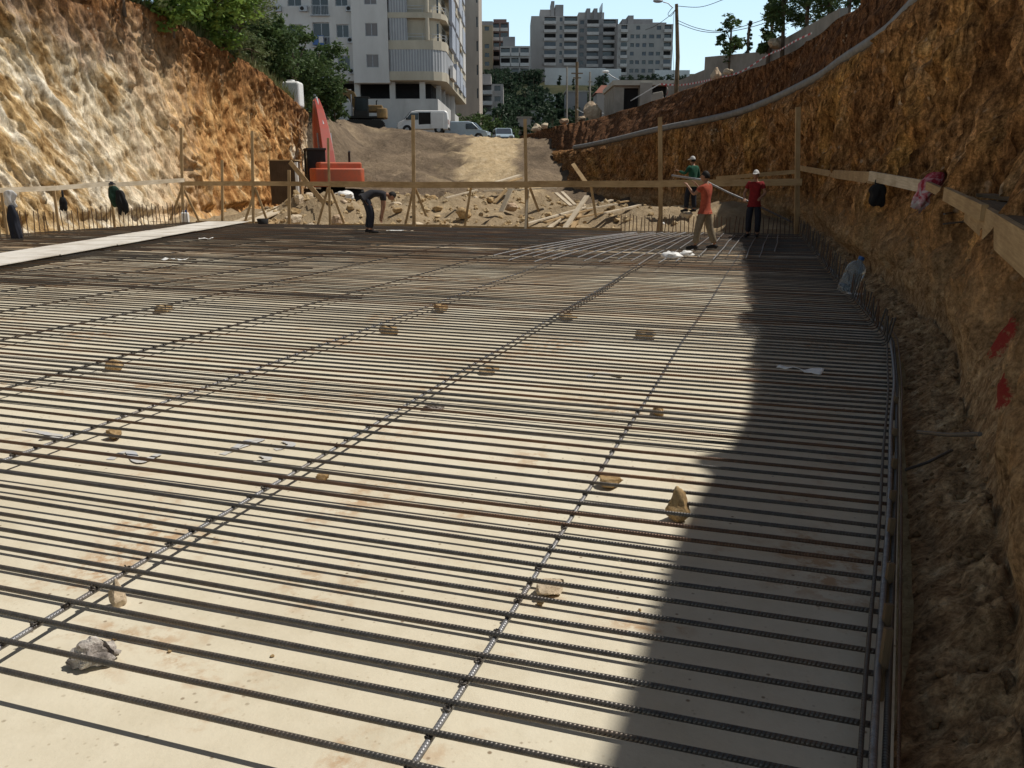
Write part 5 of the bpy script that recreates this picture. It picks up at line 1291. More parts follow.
def tree(name, loc, h, w_, mat, label, cat, seed, nleaf=2600, ls=.22, nb=14, base=.3, trunk_r=.12, group=None, pointy=False, droop=0, narrow=.5):
    rr = random.Random(seed); rt_ = empty(name, loc, label, cat, group)
    bl = blobset(rr, h, w_, nb, base, pointy)
    me = crown_mesh('crown', mat, bl, nleaf, ls, seed, droop, narrow); o = bpy.data.objects.new('crown', me); col.objects.link(o); o.parent = rt_
    mb = MB(); lean = rr.uniform(-.06, .06) * h
    mb.tube([(0, 0, -.5), (lean * .3, 0, h * .25), (lean, lean * .5, h * .55), (lean, lean, h * .85)], [trunk_r * 1.3, trunk_r, trunk_r * .7, trunk_r * .2], 8)
    for (c, r_) in bl[:9]:
        z0 = max(h * .18, c[2] * .55); mb.tube([(lean * z0 / h, 0, z0), (c[0] * .5, c[1] * .5, (z0 + c[2]) / 2 + .1 * h * .2), c], [trunk_r * .5, trunk_r * .3, trunk_r * .12], 6)
    build_local(mb, 'trunk', M['bark'], rt_)
    return rt_
def on_left(x, y):
    h_ = lc_bvh.ray_cast(Vector((x, y, 60)), Vector((0, 0, -1)))[0]; return h_.z if h_ else terrain_h(x, y)
def bush_at(px, py, Y, h, w_, mat, label, seed, nl=1800, ls=.2, nb=10, base=.05, name='bush', cat='bush', dz=0, **k):
    p = PY(px, py, Y); z = on_left(p.x, Y); return tree(name, (p.x, Y, z - .15 + dz), h, w_, mat, label, cat, seed, nl, ls, nb, base, .06 if cat == 'bush' else .14, **k)
# trees over the left cliff
bush_at(170, 0, 36, 4.2, 2.6, M['leaf_bright'], 'bright green bush at the top of the left cliff, nearest the viewer', 3, 7000, .24, 22)
bush_at(205, 10, 40, 5.4, 2.8, M['leaf_bright'], 'tall bright green tree above the orange part of the left cliff', 4, 9000, .24, 26, .06, 'tree', 'tree')
bush_at(238, 40, 44, 5.0, 2.6, M['leaf_olive'], 'olive green feathery tree between the bright and the dark trees', 5, 9000, .20, 24, .04, 'tree', 'tree', narrow=.3)
bush_at(268, 60, 50, 4.6, 2.2, M['leaf_dark'], 'dark green tree just left of the white tank', 6, 8000, .24, 24, .04, 'tree', 'tree')
bush_at(296, 80, 56, 5.2, 2.4, M['leaf_dark'], 'dark green tree right behind the white tank', 7, 8000, .24, 24, .04, 'tree', 'tree')
bush_at(320, 100, 60, 4.8, 2.3, M['leaf_dark'], 'dark bushy tree at the end of the left cliff below the apartment windows', 8, 8000, .24, 24, .02, 'tree', 'tree')
bush_at(335, 115, 66, 3.0, 1.7, M['leaf_dark'], 'low dark bush between the left cliff end and the yellow excavator', 9, 2200, .24, 10)
bush_at(226, 52, 42, 2.4, 1.6, M['leaf_olive'], 'low olive bush on the left cliff edge in front of the feathery tree', 15, 3000, .18, 12)
bush_at(255, 72, 46.5, 2.2, 1.4, M['leaf_olive'], 'small olive bush on the left cliff edge just left of the white tank', 16, 2400, .18, 11)
bush_at(120, -30, 33, 4.0, 2.6, M['leaf_olive'], 'olive bush at the upper left corner of the picture', 10, 3000, .24, 12)
bush_at(282, 66, 70, 7.5, 3.0, M['leaf_dark'], 'tall dark tree between the left cliff and the apartment facade', 12, 8000, .28, 26, .05, 'tree', 'tree')
bush_at(225, 30, 62, 7.5, 3.6, M['leaf_bright'], 'broad green tree behind the olive tree on the left cliff', 13, 8000, .30, 26, .05, 'tree', 'tree')
# grass along the left cliff edge (uncountable)
def grass_strip(pts_fn, n, seed, name, hmin, hmax):
    rr = random.Random(seed); vs = []; fs = []; tone = []
    for _ in range(n):
        p = pts_fn(rr)
        if p is None: continue
        hh = rr.uniform(hmin, hmax); a = rr.uniform(0, 6.28); l = Vector((rr.gauss(0, .25), rr.gauss(0, .25), 1)) * hh; s_ = Vector((math.cos(a), math.sin(a), 0)) * .022
        i0 = len(vs); vs += [p - s_, p + s_, p + l * .6 + s_ * .6, p + l]; fs.append((i0, i0 + 1, i0 + 2, i0 + 3)); tone += [rr.random()] * 4
    me = bpy.data.meshes.new(name); me.from_pydata(vs, [], fs); me.materials.append(M['grass'])
    me.attributes.new('tone', 'FLOAT', 'POINT').data.foreach_set('value', tone); o = bpy.data.objects.new(name, me); col.objects.link(o); return tag(o, kind='stuff')
def left_edge_pt(rr):
    i = rr.randrange(150, 900); p = lc_cs[2][i]; d = abs(rr.gauss(0, .8)); x, y = p.x - .1 - d, p.y + d * .3; return Vector((x, y, on_left(x, y) - .05))
grass_strip(left_edge_pt, 9000, 2, 'dry_grass', .25, .85)

# ------------------------------------------------------------------ buildings
def facade(mb, O, U, W_, z0, z1, openings, depth=.25, inward=Vector((0, 1, 0)), mi=0):
    """wall sheet with real openings and reveals; openings = (u0, u1, v0, v1) along U and up"""
    O = Vector(O); U = Vector(U)
    us_ = sorted({0, W_} | {o[0] for o in openings} | {o[1] for o in openings}); vs_ = sorted({z0, z1} | {o[2] for o in openings} | {o[3] for o in openings})
    us_ = [u for u in us_ if 0 <= u <= W_]; vs_ = [v for v in vs_ if z0 <= v <= z1]
    def pt(u, v, d=0): return Vector((O.x, O.y, 0)) + U * u + Vector((0, 0, v)) + inward * d
    for a, b in zip(us_, us_[1:]):
        for c, d in zip(vs_, vs_[1:]):
            mu, mv = (a + b) / 2, (c + d) / 2
            if any(o[0] < mu < o[1] and o[2] < mv < o[3] for o in openings): continue
            mb.add([pt(a, c), pt(b, c), pt(b, d), pt(a, d)], [(0, 1, 2, 3)], None, mi)
    for (a, b, c, d) in openings:
        q = [(a, c), (b, c), (b, d), (a, d)]
        for i in range(4):
            (u0, v0), (u1, v1) = q[i], q[(i + 1) % 4]; mb.add([pt(u0, v0), pt(u1, v1), pt(u1, v1, depth), pt(u0, v0, depth)], [(0, 1, 2, 3)], None, mi)
def pane(name, O, U, op, depth, inward, mat, par, frame=None, fm=None, label=None):
    O = Vector(O); U = Vector(U); a, b, c, d = op
    def pt(u, v, e): return Vector((O.x, O.y, 0)) + U * u + Vector((0, 0, v)) + inward * e
    mb = MB(); mb.add([pt(a, c, depth), pt(b, c, depth), pt(b, d, depth), pt(a, d, depth)], [(0, 1, 2, 3)]); o = mb.build(name, mat, par)
    if label: o['label'] = label
    if frame:
        fb = MB(); w_ = frame; e = depth - .05
        for (p0, p1) in (((a, c), (b, c + w_)), ((a, d - w_), (b, d)), ((a, c + w_), (a + w_, d - w_)), ((b - w_, c + w_), (b, d - w_)), (((a + b) / 2 - w_ / 2, c + w_), ((a + b) / 2 + w_ / 2, d - w_))):
            fb.extrude([pt(p0[0], p0[1], e), pt(p1[0], p0[1], e), pt(p1[0], p1[1], e), pt(p0[0], p1[1], e)], inward * .045)
        fb.build('frame', fm, o)
    return o
IN = Vector((0, 1, 0))
ab = empty('apartment_building', (-12.5, 90, 6), 'large white apartment block with grey balcony curtains behind the excavators', 'building')
FH = 3.1; NF = 5
# west section, facade Y = 88, X -36 .. -16.1 ; projecting section Y = 87.2, X -16.1 .. -12.5
O0 = (-36, 88, 0); ops = []; wins = []
cols = [(-33.5, -32.2, 'w'), (-30.6, -29.0, 'l'), (-27.2, -25.4, 'w'), (-22.6, -21.2, 'w'), (-20.2, -18.5, 'l'), (-17.8, -16.55, 'w')]
for k in range(NF):
    z = 11.6 + FH * k
    for x0, x1, t in cols:
        if t == 'w': op = (x0 + 36, x1 + 36, z + 1.05, z + 2.35)
        else: op = (x0 + 36, x1 + 36, z + .15, z + 2.55)
        ops.append(op); wins.append((op, t))
mb = MB(); facade(mb, O0, (1, 0, 0), 19.9, 11.4, 11.6 + FH * NF, ops, .3)
mb.add([(-16.1, 88, 11.4), (-36, 88, 11.4), (-36, 104, 11.4), (-16.1, 104, 11.4)], [(0, 1, 2, 3)])
mb.prism([(-36, 104), (-36, 103.8), (-7, 103.8), (-7, 104)], 5, 11.6 + FH * NF); mb.prism([(-36, 88), (-35.8, 88), (-35.8, 104), (-36, 104)], 11.4, 11.6 + FH * NF)
mb.prism([(-36, 88.3), (-6.9, 88.3), (-6.4, 117), (-36, 104)], 11.6 + FH * NF, 11.9 + FH * NF)
ops2 = []
for k in range(NF): z = 11.6 + FH * k; ops2.append((1.35, 2.6, z + 1.05, z + 2.35))
facade(mb, (-16.1, 87.2, 0), (1, 0, 0), 3.6, 11.1, 11.6 + FH * NF, ops2, .3)
mb.add([(-16.1, 88, 11.1), (-16.1, 87.2, 11.1), (-16.1, 87.2, 27.1), (-16.1, 88, 27.1)], [(0, 1, 2, 3)]); mb.add([(-16.1, 87.2, 11.1), (-12.5, 87.2, 11.1), (-12.5, 88.4, 11.1), (-16.1, 88.4, 11.1)], [(3, 2, 1, 0)]); mb.add([(-12.5, 87.2, 11.1), (-12.5, 89, 11.1), (-12.5, 89, 27.1), (-12.5, 87.2, 27.1)], [(0, 1, 2, 3)])
mb.build('upper_wall', M['white_wall'], ab)
for op, t in wins:
    if t == 'w': pane('window', O0, (1, 0, 0), op, .22, IN, M['glass'], ab, .07, M['metal'])
    else: pane('balcony_door', O0, (1, 0, 0), op, .29, IN, M['glass'], ab, .08, M['metal'])
for op in ops2: pane('window', (-16.1, 87.2, 0), (1, 0, 0), op, .16, IN, M['glass_blue'] if 0 else M['far_grey'], ab, .06, M['metal'])
for k in range(NF):
    z = 11.6 + FH * k
    for x0, x1, t in cols:
        if t == 'l':
            mb = MB(); mb.box(((x0 + x1) / 2, 87.86, z + .1), (x1 - x0 + .2, .5, .1))
            for i in range(12): mb.bar((x0 + (x1 - x0) * i / 11, 87.64, z + .15), (x0 + (x1 - x0) * i / 11, 87.64, z + 1.05), .025, .025, (0, 1, 0))
            mb.bar((x0 - .05, 87.64, z + 1.05), (x1 + .05, 87.64, z + 1.05), .05, .05); mb.build('balcony_railing', M['metal'], ab)
for k, x in ((0, -16.3), (1, -16.3), (2, -16.3), (1, -23.6), (2, -20.95), (3, -16.3), (2, -23.6)):
    mb = MB(); mb.box((x, 87.78, 11.6 + FH * k + .75), (.8, .38, .55)); ac = mb.build('air_conditioner', M['metal'], ab)
    mb = MB(); mb.tube([(x - .12, 87.585, 11.6 + FH * k + .75), (x - .12, 87.575, 11.6 + FH * k + .75)], .2, 14); mb.build('fan_grille', M['tyre'], ac)
# laundry over one balcony
mb = MB(); zz = 11.6 + FH
mb.box((-19.6, 87.58, zz + .72), (1.1, .04, .85)); lo = mb.build('hanging_laundry', M['plastic_blue'], None, (-19.6, 87.58, zz + .7)); tag(lo, 'blue laundry hanging over a balcony railing of the white apartment block', 'laundry')
mb = MB(); mb.box((-19.3, 87.53, zz + .78), (.45, .03, .6)); tag(mb.build('hanging_laundry', M['white_cloth'], None, (-19.3, 87.5, zz + .8)), 'white towel hanging among blue laundry on a balcony of the apartment block', 'laundry')
# balcony section with rounded corner
FP = [(-12.5, 88.6), (-12.5, 87.5), (-9.0, 87.45), (-8.0, 87.65), (-7.2, 88.2), (-6.75, 89.1), (-6.3, 117), (-12.5, 117)]
def inset(poly, d):
    c = Vector((sum(p[0] for p in poly) / len(poly), sum(p[1] for p in poly) / len(poly))); out = []
    n = len(poly)
    for i in range(n):
        p0, p1, p2 = Vector(poly[i - 1]), Vector(poly[i]), Vector(poly[(i + 1) % n]); d1 = (p1 - p0).normalized(); d2 = (p2 - p1).normalized()
        n1, n2 = Vector((-d1.y, d1.x)), Vector((-d2.y, d2.x)); m = (n1 + n2); m = m / max(.3, m.length_squared) * 2 / 2
        out.append(tuple(p1 + m * d))
    return out
for k in range(NF):
    z = 11.4 + FH * k
    mb = MB(); mb.prism(FP, z, z + .9 if k in (0, 1, 3) else z + .55); mb.build('balcony_band', M['cream_wall'], ab)
    fi = inset(FP, .10); fj = inset(FP, 1.4)
    zc0, zc1 = (z + .9 if k in (0, 1, 3) else z + .55), z + FH
    if k in (0, 3):
        mb = MB(); mb.prism(fi, zc0, zc1); o = mb.build('balcony_curtain', M['shutter'], ab)
    else:
        mb = MB(); mb.prism(fj, zc0, zc1); mb.build('inner_wall', M['cream_wall'], ab)
        mb = MB(); mb.prism([(-12.4, 88.5), (-12.4, 87.55), (-10.6, 87.55), (-10.6, 88.5)], zc0, zc1); mb.build('balcony_curtain', M['shutter'], ab)
        for x0, x1 in ((-10.2, -9.2), (-8.0, -7.5)):
            mb = MB(); mb.box(((x0 + x1) / 2, 88.84, zc0 + .95), (x1 - x0, .06, 1.8)); mb.build('balcony_door', M['glass'], ab)
        mb = MB(); mb.tube([(-8.55, 87.65, zc0), (-8.55, 87.65, zc1)], .22, 12); mb.build('pillar', M['cream_wall'], ab)
        mb = MB()
        path = [(-10.55, 87.55), (-9.0, 87.52), (-8.0, 87.72), (-7.25, 88.25), (-6.85, 89.1), (-6.8, 92)]
        for (a, b) in zip(path, path[1:]):
            for dz in (.35, .65): mb.bar((*a, zc0 + dz), (*b, zc0 + dz), .04, .04)
            mb.bar((*a, zc0), (*a, zc0 + .66), .04, .04, (0, 1, 0))
        mb.build('balcony_railing', M['metal'], ab)
    for j in range(4):
        y0 = 91.5 + j * 6.3
        mb = MB(); mb.prism([(-6.62, y0), (-6.30 + .02 * j, y0), (-6.24 + .02 * j, y0 + 4.4), (-6.6, y0 + 4.4)], zc0 - .2, zc1 - (.1 if (j + k) % 3 else 1.1)); mb.build('side_curtain', M['shutter_side'] if (j + k) % 4 else M['white_cloth'], ab)
# ground floors: base wall, pillars, dark openings
mb = MB(); mb.prism([(-18.2, 88.4), (-7.7, 88.4), (-7.3, 116), (-18.2, 116)], 4.5, 9.6); mb.build('base_wall', M['base_wall'], ab)
mb = MB(); mb.prism([(-36, 90), (-18.2, 90), (-18.2, 104), (-36, 104)], 4.5, 9.2); mb.build('base_wall', M['base_wall'], ab)
mb = MB(); mb.prism([(-35.5, 91), (-8.6, 91), (-8.2, 115), (-35.5, 103)], 9.0, 11.38); mb.build('dark_storey', M['dark'], ab)  # near-black block filling the open storey behind the pillars
for x in (-24.5, -20.5, -16.05, -12.4, -9.3): mb = MB(); mb.box((x, 88.75, 10.45), (.55, .55, 1.85)); mb.build('pillar', M['base_wall'], ab)
for j in range(5): mb = MB(); mb.box((-7.95 + .06 * j, 92.5 + j * 5, 10.45), (.5, .55, 1.85)); mb.build('pillar', M['base_wall'], ab)
for j in range(4): mb = MB(); mb.box((-7.58 + .07 * j, 92 + j * 6, 7.0), (.12, 3.2, 2.4)); mb.build('shop_door', M['dark'], ab)

ab.scale = (.97, 1, .926); ab.location = (-12.5 * .97, 90, 5.81)
for o in scn.objects:
    if o.name.startswith('hanging_laundry'): o.location.x *= .97; o.location.z = .257 + .926 * o.location.z
def block(name, loc_label, x0, x1, Y, D, z0, z1, wallm, fl, cells, glassm, roofbits=(), cat='building', rot=0.0):
    """far block: floors with balconies or windows; cells = list of (u0,u1,kind) across the front in 0..1"""
    rt_ = empty(name, ((x0 + x1) / 2, Y, z0), loc_label, cat)
    W_ = x1 - x0; n = max(1, round((z1 - z0) / fl)); ops = []; seen = {}
    for k in range(n):
        z = z0 + k * (z1 - z0) / n
        for u0, u1, kd in cells:
            a, b = u0 * W_, u1 * W_
            if kd == 'w': op = (a, b, z + .35 * fl, z + .80 * fl)
            elif kd == 'b': op = (a, b, z + .36 * fl, z + .90 * fl)
            else: continue
            if (k * 7 + int(u0 * 100)) % 11 == 3 and kd == 'w': continue
            ops.append(op); seen[op] = kd
    mb = MB(); facade(mb, (x0, Y, 0), (1, 0, 0), W_, z0 - 6, z1, ops, 1.2 if any(c[2] == 'b' for c in cells) else .4)
    for poly in ([(x0, Y, z0 - 6), (x0, Y, z1), (x0, Y + D, z1), (x0, Y + D, z0 - 6)], [(x1, Y, z0 - 6), (x1, Y + D, z0 - 6), (x1, Y + D, z1), (x1, Y, z1)], [(x0, Y, z1), (x1, Y, z1), (x1, Y + D, z1), (x0, Y + D, z1)], [(x0, Y + D, z0 - 6), (x0, Y + D, z1), (x1, Y + D, z1), (x1, Y + D, z0 - 6)]): mb.add(poly, [(0, 1, 2, 3)])
    mb.build('wall', wallm, rt_)
    rr = random.Random(int(x0 * 10) + n)
    for op in ops:
        if seen[op] == 'b':
            pane('balcony_opening', (x0, Y, 0), (1, 0, 0), op, 1.15 if rr.random() < .7 else .1, IN, rr.choice([M['glass'], M['glass'], M['glass_blue'], M['dark']]), rt_)
        else: pane('window', (x0, Y, 0), (1, 0, 0), op, .35, IN, rr.choice([M['glass'], glassm]), rt_)
    for k in range(n):
        z = z0 + k * (z1 - z0) / n
        for u0, u1, kd in cells:
            if kd == 'b': mb = MB(); mb.box((x0 + (u0 + u1) / 2 * W_, Y - .55, z + .18 * fl), ((u1 - u0) * W_ + .3, 1.1, .36 * fl)); mb.build('balcony', M['balc'], rt_)
    for (cx, dx, h_, m) in roofbits:
        mb = MB(); mb.box((x0 + cx * W_, Y + D * .4 + dx * .13, z1 + h_ / 2), (dx, D * .5, h_)); mb.build('roof_structure', m, rt_)
    return rt_
def X(px, Y, py=60): d = ray(px, py); return d.x / d.y * Y
def Z(py, Y): d = ray(512, py); return CH + d.z / d.y * Y
# tall beige slab behind the main block, small pale block beside it
block('apartment_tower', 'tall plain beige tower behind the white apartment block', X(455, 128), X(479, 128), 128, 14, 5, 34, M['slab_wall'], 3.1, [(.90, .96, 'w')], M['glass'])
block('apartment_block', 'small pale block with rounded balconies right of the beige tower', X(477, 165), X(503, 165), 165, 12, 3, Z(84, 165), M['far_wall'], 2.0, [(.2, .55, 'b'), (.66, .9, 'w')], M['glass'], [(.25, 2.6, 2.0, M['far_wall'])])
Yf = 300
block('apartment_block', 'narrow tan and grey block at the left of the far hilltop buildings', X(478, Yf), X(493, Yf), Yf, 12, 31, Z(25, Yf), M['far_tan'], 2.9, [(.45, .75, 'w')], M['glass'], [(.5, 5, 1.6, M['far_grey'])])
block('apartment_block', 'reddish topped block with white balconies on the far hill', X(491, Yf + 5), X(509, Yf + 5), Yf + 5, 12, 31, Z(22, Yf + 5), M['far_red'], 2.9, [(.12, .45, 'b'), (.55, .92, 'b')], M['glass_blue'], [(.5, 4.5, 1.3, M['far_red'])])
block('apartment_block', 'low grey balcony block between the red topped block and the big towers', X(500, Yf - 8), X(530, Yf - 8), Yf - 8, 12, 30, Z(46, Yf - 8), M['far_wall'], 2.9, [(.03, .33, 'b'), (.38, .62, 'b'), (.68, .96, 'b')], M['glass_blue'], [(.3, 4, 3.2, M['far_grey'])])
YT = 325
block('apartment_tower', 'leftmost of the three big hilltop towers, with a plain pale left side', X(531, YT), X(578, YT), YT, 20, 40.5, Z(16, YT), M['far_wall'], 2.85, [(.28, .52, 'b'), (.60, .66, 'w'), (.70, .97, 'b')], M['glass_blue'], [(.44, 8.5, 2.9, M['far_wall']), (.60, 3, 4.4, M['far_grey']), (.46, 1.2, 5.6, M['far_grey'])])
block('apartment_tower', 'middle of the three big hilltop towers, with glazed balconies', X(577, YT + 4), X(617, YT + 4), YT + 4, 20, 40.5, Z(19, YT + 4), M['far_grey'], 2.85, [(.06, .16, 'w'), (.24, .52, 'b'), (.64, .94, 'b')], M['glass_blue'], [(.36, 9.5, 3.0, M['far_wall']), (.28, 1.4, 4.2, M['far_grey']), (.46, 1.4, 4.2, M['far_grey']), (.62, .25, 6.0, M['metal'])])
block('apartment_tower', 'rightmost of the three big hilltop towers, with many small dark windows', X(617, YT - 6), X(672, YT - 6), YT - 6, 20, 36.5, Z(24, YT - 6), M['far_wall'], 2.85, [(.06, .17, 'b'), (.23, .30, 'w'), (.33, .40, 'w'), (.45, .52, 'w'), (.57, .66, 'w'), (.70, .78, 'w'), (.84, .97, 'b')], M['glass_blue'], [(.38, 11, 2.4, M['far_grey']), (.25, 2, 3.4, M['far_grey']), (.68, 9, 1.2, M['far_grey'])])
# white retaining wall on the hill, houses lower down
mb = MB(); mb.box(((X(545, 312) + X(606, 312)) / 2, 313, 34.6), (X(606, 312) - X(545, 312), 1.0, 7.4)); tag(mb.build('retaining_wall', M['ret_wall']), 'long white retaining wall under the left and middle hilltop towers', 'wall')
mb = MB(); mb.box(((X(600, 306) + X(621, 306)) / 2, 305, 33.6), (X(621, 306) - X(600, 306), 1.0, 7.0)); tag(mb.build('retaining_wall', M['ret_wall']), 'shorter white retaining wall under the gap of the hilltop towers', 'wall')
mb = MB(); mb.box(((X(664, 300) + X(680, 300)) / 2, 299, 32.5), (X(690, 300) - X(655, 300), 1.0, 7)); tag(mb.build('retaining_wall', M['ret_wall']), 'white retaining wall under the rightmost hilltop tower beside the lamp post', 'wall')
def house(px0, px1, pyt, pyb, Y, wallm, roofm, label, pitched=True):
    x0, x1 = X(px0, Y), X(px1, Y); zt, zb = Z(pyt, Y), Z(pyb, Y); rt_ = empty('house', ((x0 + x1) / 2, Y, zb), label, 'house'); W_ = x1 - x0
    ops = []; nwin = max(1, int(W_ / 2.6)); nf = max(1, int((zt - zb) / 3))
    for f in range(nf):
        for i in range(nwin): a = W_ * (i + .3) / nwin; z = zb + (zt - zb) * f / nf; ops.append((a, a + min(1.1, W_ / nwin * .45), z + 1.1, z + 2.3))
    mb = MB(); facade(mb, (x0, Y, 0), (1, 0, 0), W_, zb - 6, zt, ops, .3)
    D = 7
    for poly in ([(x0, Y, zb - 6), (x0, Y, zt), (x0, Y + D, zt), (x0, Y + D, zb - 6)], [(x1, Y, zb - 6), (x1, Y + D, zb - 6), (x1, Y + D, zt), (x1, Y, zt)], [(x0, Y + D, zb - 6), (x0, Y + D, zt), (x1, Y + D, zt), (x1, Y + D, zb - 6)]): mb.add(poly, [(0, 1, 2, 3)])
    mb.build('wall', wallm, rt_)
    for op in ops: pane('window', (x0, Y, 0), (1, 0, 0), op, .25, IN, M['glass'], rt_)
    mb = MB()
    if pitched:
        cy = Y + D / 2; rz_ = zt + 1.6; e = .4
        mb.add([(x0 - e, Y - e, zt), (x1 + e, Y - e, zt), (x1 + e, Y + D + e, zt), (x0 - e, Y + D + e, zt), (x0 + W_ * .25, cy, rz_), (x1 - W_ * .25, cy, rz_)], [(0, 1, 5, 4), (1, 2, 5), (2, 3, 4, 5), (3, 0, 4), (3, 2, 1, 0)])
    else: mb.box(((x0 + x1) / 2, Y + D / 2, zt + .12), (W_ + .5, D + .5, .24))
    mb.build('roof', roofm, rt_)
house(518, 531, 118, 142, 150, M['far_wall'], M['conc'], 'small beige house at the foot of the wooded hill behind the leaning post', False)
house(531, 545, 112, 128, 165, M['white_wall'], M['conc'], 'small white house with dark windows in the trees at the foot of the hill', False)
house(546, 556, 95, 106, 210, M['white_wall'], M['conc'], 'tiny white house half way up the wooded hill', False)
house(598, 622, 93, 112, 150, M['far_wall'], M['roof_red'], 'house with a dull red roof left of the concrete garage')
house(567, 588, 92, 118, 175, M['far_grey'], M['conc'], 'grey stone house behind the utility poles', False)
# trees on the hill: copies of four kinds
kinds = []
for i, (h, w_, pt_) in enumerate(((8, 3.6, False), (6.5, 3.4, False), (9.5, 2.6, True), (7, 4.2, False))):
    t = tree('hill_tree', (0, 0, 0), h, w_, M['leaf_far'], 'dark green tree on the wooded hill below the hilltop towers', 'tree', 40 + i, 950, .75, 11, .12, .16, 'trees on the wooded hill', pt_)
    kinds.append(t)
rr = random.Random(77); first = [True] * 4; placed = 0
def hill_tree(x, y, s_, k):
    global placed
    o = kinds[k] if first[k] else copy_tree(kinds[k]); first[k] = False
    o.location = (x, y, hill_h(x, y) - .4); o.rotation_euler = (0, 0, rr.uniform(0, 6)); o.scale = (s_, s_, s_ * rr.uniform(.85, 1.15)); placed += 1
for i in range(300):
    Y = rr.uniform(150, 300) if i > 30 else rr.uniform(225, 298)
    px = rr.uniform(478, 640) if i % 4 else rr.uniform(495, 560)
    if i % 9 == 8: px = rr.uniform(420, 700)
    x = X(px, Y)
    if 605 < px and Y > 250: Y = rr.uniform(150, 220); x = X(px, Y)
    lim = 67 if px < 538 else rr.uniform(83, 93)
    sc_ = rr.uniform(.65, 1.15); kk = rr.choice([0, 0, 1, 1, 3, 3, 2]); hh_ = (8, 6.5, 9.5, 7)[kk] * 1.1
    room = (Z(lim, Y) - hill_h(x, Y)) / hh_
    if room < .3: continue
    sc_ = min(sc_, room)
    hill_tree(x, Y, sc_, kk); continue
    hill_tree(x, Y, rr.uniform(.65, 1.05), rr.choice([0, 0, 1, 1, 3, 3, 2]))
for px, Y, s_ in ((560, 200, 1.1), (566, 190, .9), (604, 260, .8), (655, 290, .7), (648, 292, .6), (664, 292, .6), (630, 285, .6), (640, 283, .7), (672, 280, .7), (684, 270, .7), (622, 280, .6), (694, 262, .6), (560, 296, .55), (600, 296, .6), (574, 298, .5)): hill_tree(X(px, Y), Y, s_, 2 if px < 600 else 1)
# dark bushes at street level behind the crest
for i, (px, Y, h, w_) in enumerate(((448, 118, 5.5, 2.8), (468, 105, 4.0, 2.6), (480, 110, 4.6, 2.6), (492, 112, 4.0, 2.2), (514, 112, 3.2, 2.0))):
    tree('bush', (X(px, Y), Y, 4.9), h, w_, M['leaf_dark'], 'dark bush at the street end ' + ('under the rounded balconies of the apartment block', 'right behind the pale grey van', 'between the pale grey van and the pale blue car', 'just left of the pale blue car', 'just right of the pale blue car')[i], 'bush', 140 + i, 1500, .34, 10, .05, .08)
street = MB(); street.add([(-60, 79, 4.2), (60, 79, 4.2), (60, 160, 4.2), (-60, 160, 4.2)], [(0, 1, 2, 3)]); tag(street.build('street', M['conc']), kind='structure')

# ------------------------------------------------------------------ right plateau: garage, garden walls, pole, wires, tape
def on_right(x, y, d=None):
    h_ = rc_bvh.ray_cast(Vector((x, y, 60)), Vector((0, 0, -1)))[0]; return h_.z if h_ else (d if d is not None else 6.0)
Yg = 68
gx0, gx1 = X(615, Yg), X(674, Yg); gz = Z(118, Yg); gt = Z(81, Yg)
ga = empty('garage', ((gx0 + gx1) / 2, Yg, gz), 'low concrete garage with a flat roof above the right bank', 'garage')
ops = [(X(625, Yg) - gx0, X(640, Yg) - gx0, gz, Z(88, Yg)), (X(652, Yg) - gx0, X(668, Yg) - gx0, gz + .9, Z(86, Yg))]
mb = MB(); facade(mb, (gx0, Yg, 0), (1, 0, 0), gx1 - gx0, gz - 2, Z(86, Yg), [ops[0], ops[1]], .4)
for poly in ([(gx0, Yg, gz - 2), (gx0, Yg, gt), (gx0, Yg + 7, gt), (gx0, Yg + 7, gz - 2)], [(gx1, Yg, gz - 2), (gx1, Yg + 7, gz - 2), (gx1, Yg + 7, gt), (gx1, Yg, gt)], [(gx0, Yg + 7, gz - 2), (gx0, Yg + 7, gt), (gx1, Yg + 7, gt), (gx1, Yg + 7, gz - 2)]): mb.add(poly, [(0, 1, 2, 3)])
mb.build('wall', M['conc'], ga)
mb = MB(); mb.box(((gx0 + gx1) / 2, Yg + 3.3, (gt + Z(86, Yg)) / 2 + .01), (gx1 - gx0 + .3, 7.6, gt - Z(86, Yg))); mb.build('roof', M['conc_pale'], ga)
for op in ops: pane('opening', (gx0, Yg, 0), (1, 0, 0), op, .38, IN, M['dark'], ga)
mb = MB(); mb.box((X(646, Yg), Yg - .35, (gz + Z(84, Yg)) / 2 - .5), (X(652, Yg) - X(640, Yg), .6, Z(83, Yg) - gz + 1)); mb.build('buttress', M['conc'], ga)
def gwall(px0, px1, yt0, yt1, Y0, Y1, th, mat, label):
    a0, a1 = PY(px0, yt0, Y0), PY(px1, yt1, Y1); mb = MB()
    d = (Vector((a1.x - a0.x, a1.y - a0.y, 0))).normalized(); n_ = Vector((-d.y, d.x, 0)) * th; b0, b1 = 3.5, 3.5
    mb.hexa([(a0.x, a0.y, b0), (a1.x, a1.y, b1), (a1.x + n_.x, a1.y + n_.y, b1), (a0.x + n_.x, a0.y + n_.y, b0), a0, a1, a1 + n_, a0 + n_]); return tag(mb.build('garden_wall', mat, None, (a0.x, a0.y, 5)), label, 'wall')
gwall(668, 706, 85, 69, 62, 54, .25, M['conc'], 'low grey garden wall just right of the wooden lamp post')
gwall(705, 758, 57, 52, 53, 47, .3, M['conc'], 'higher weathered garden wall under the small leafy tree')
gwall(756, 780, 50, 36, 46.5, 43, .3, M['conc'], 'short garden wall rising toward the tall cypress')
gwall(778, 840, 42, 8, 42.5, 33, .3, M['conc'], 'garden wall behind the tape at the foot of the pines')
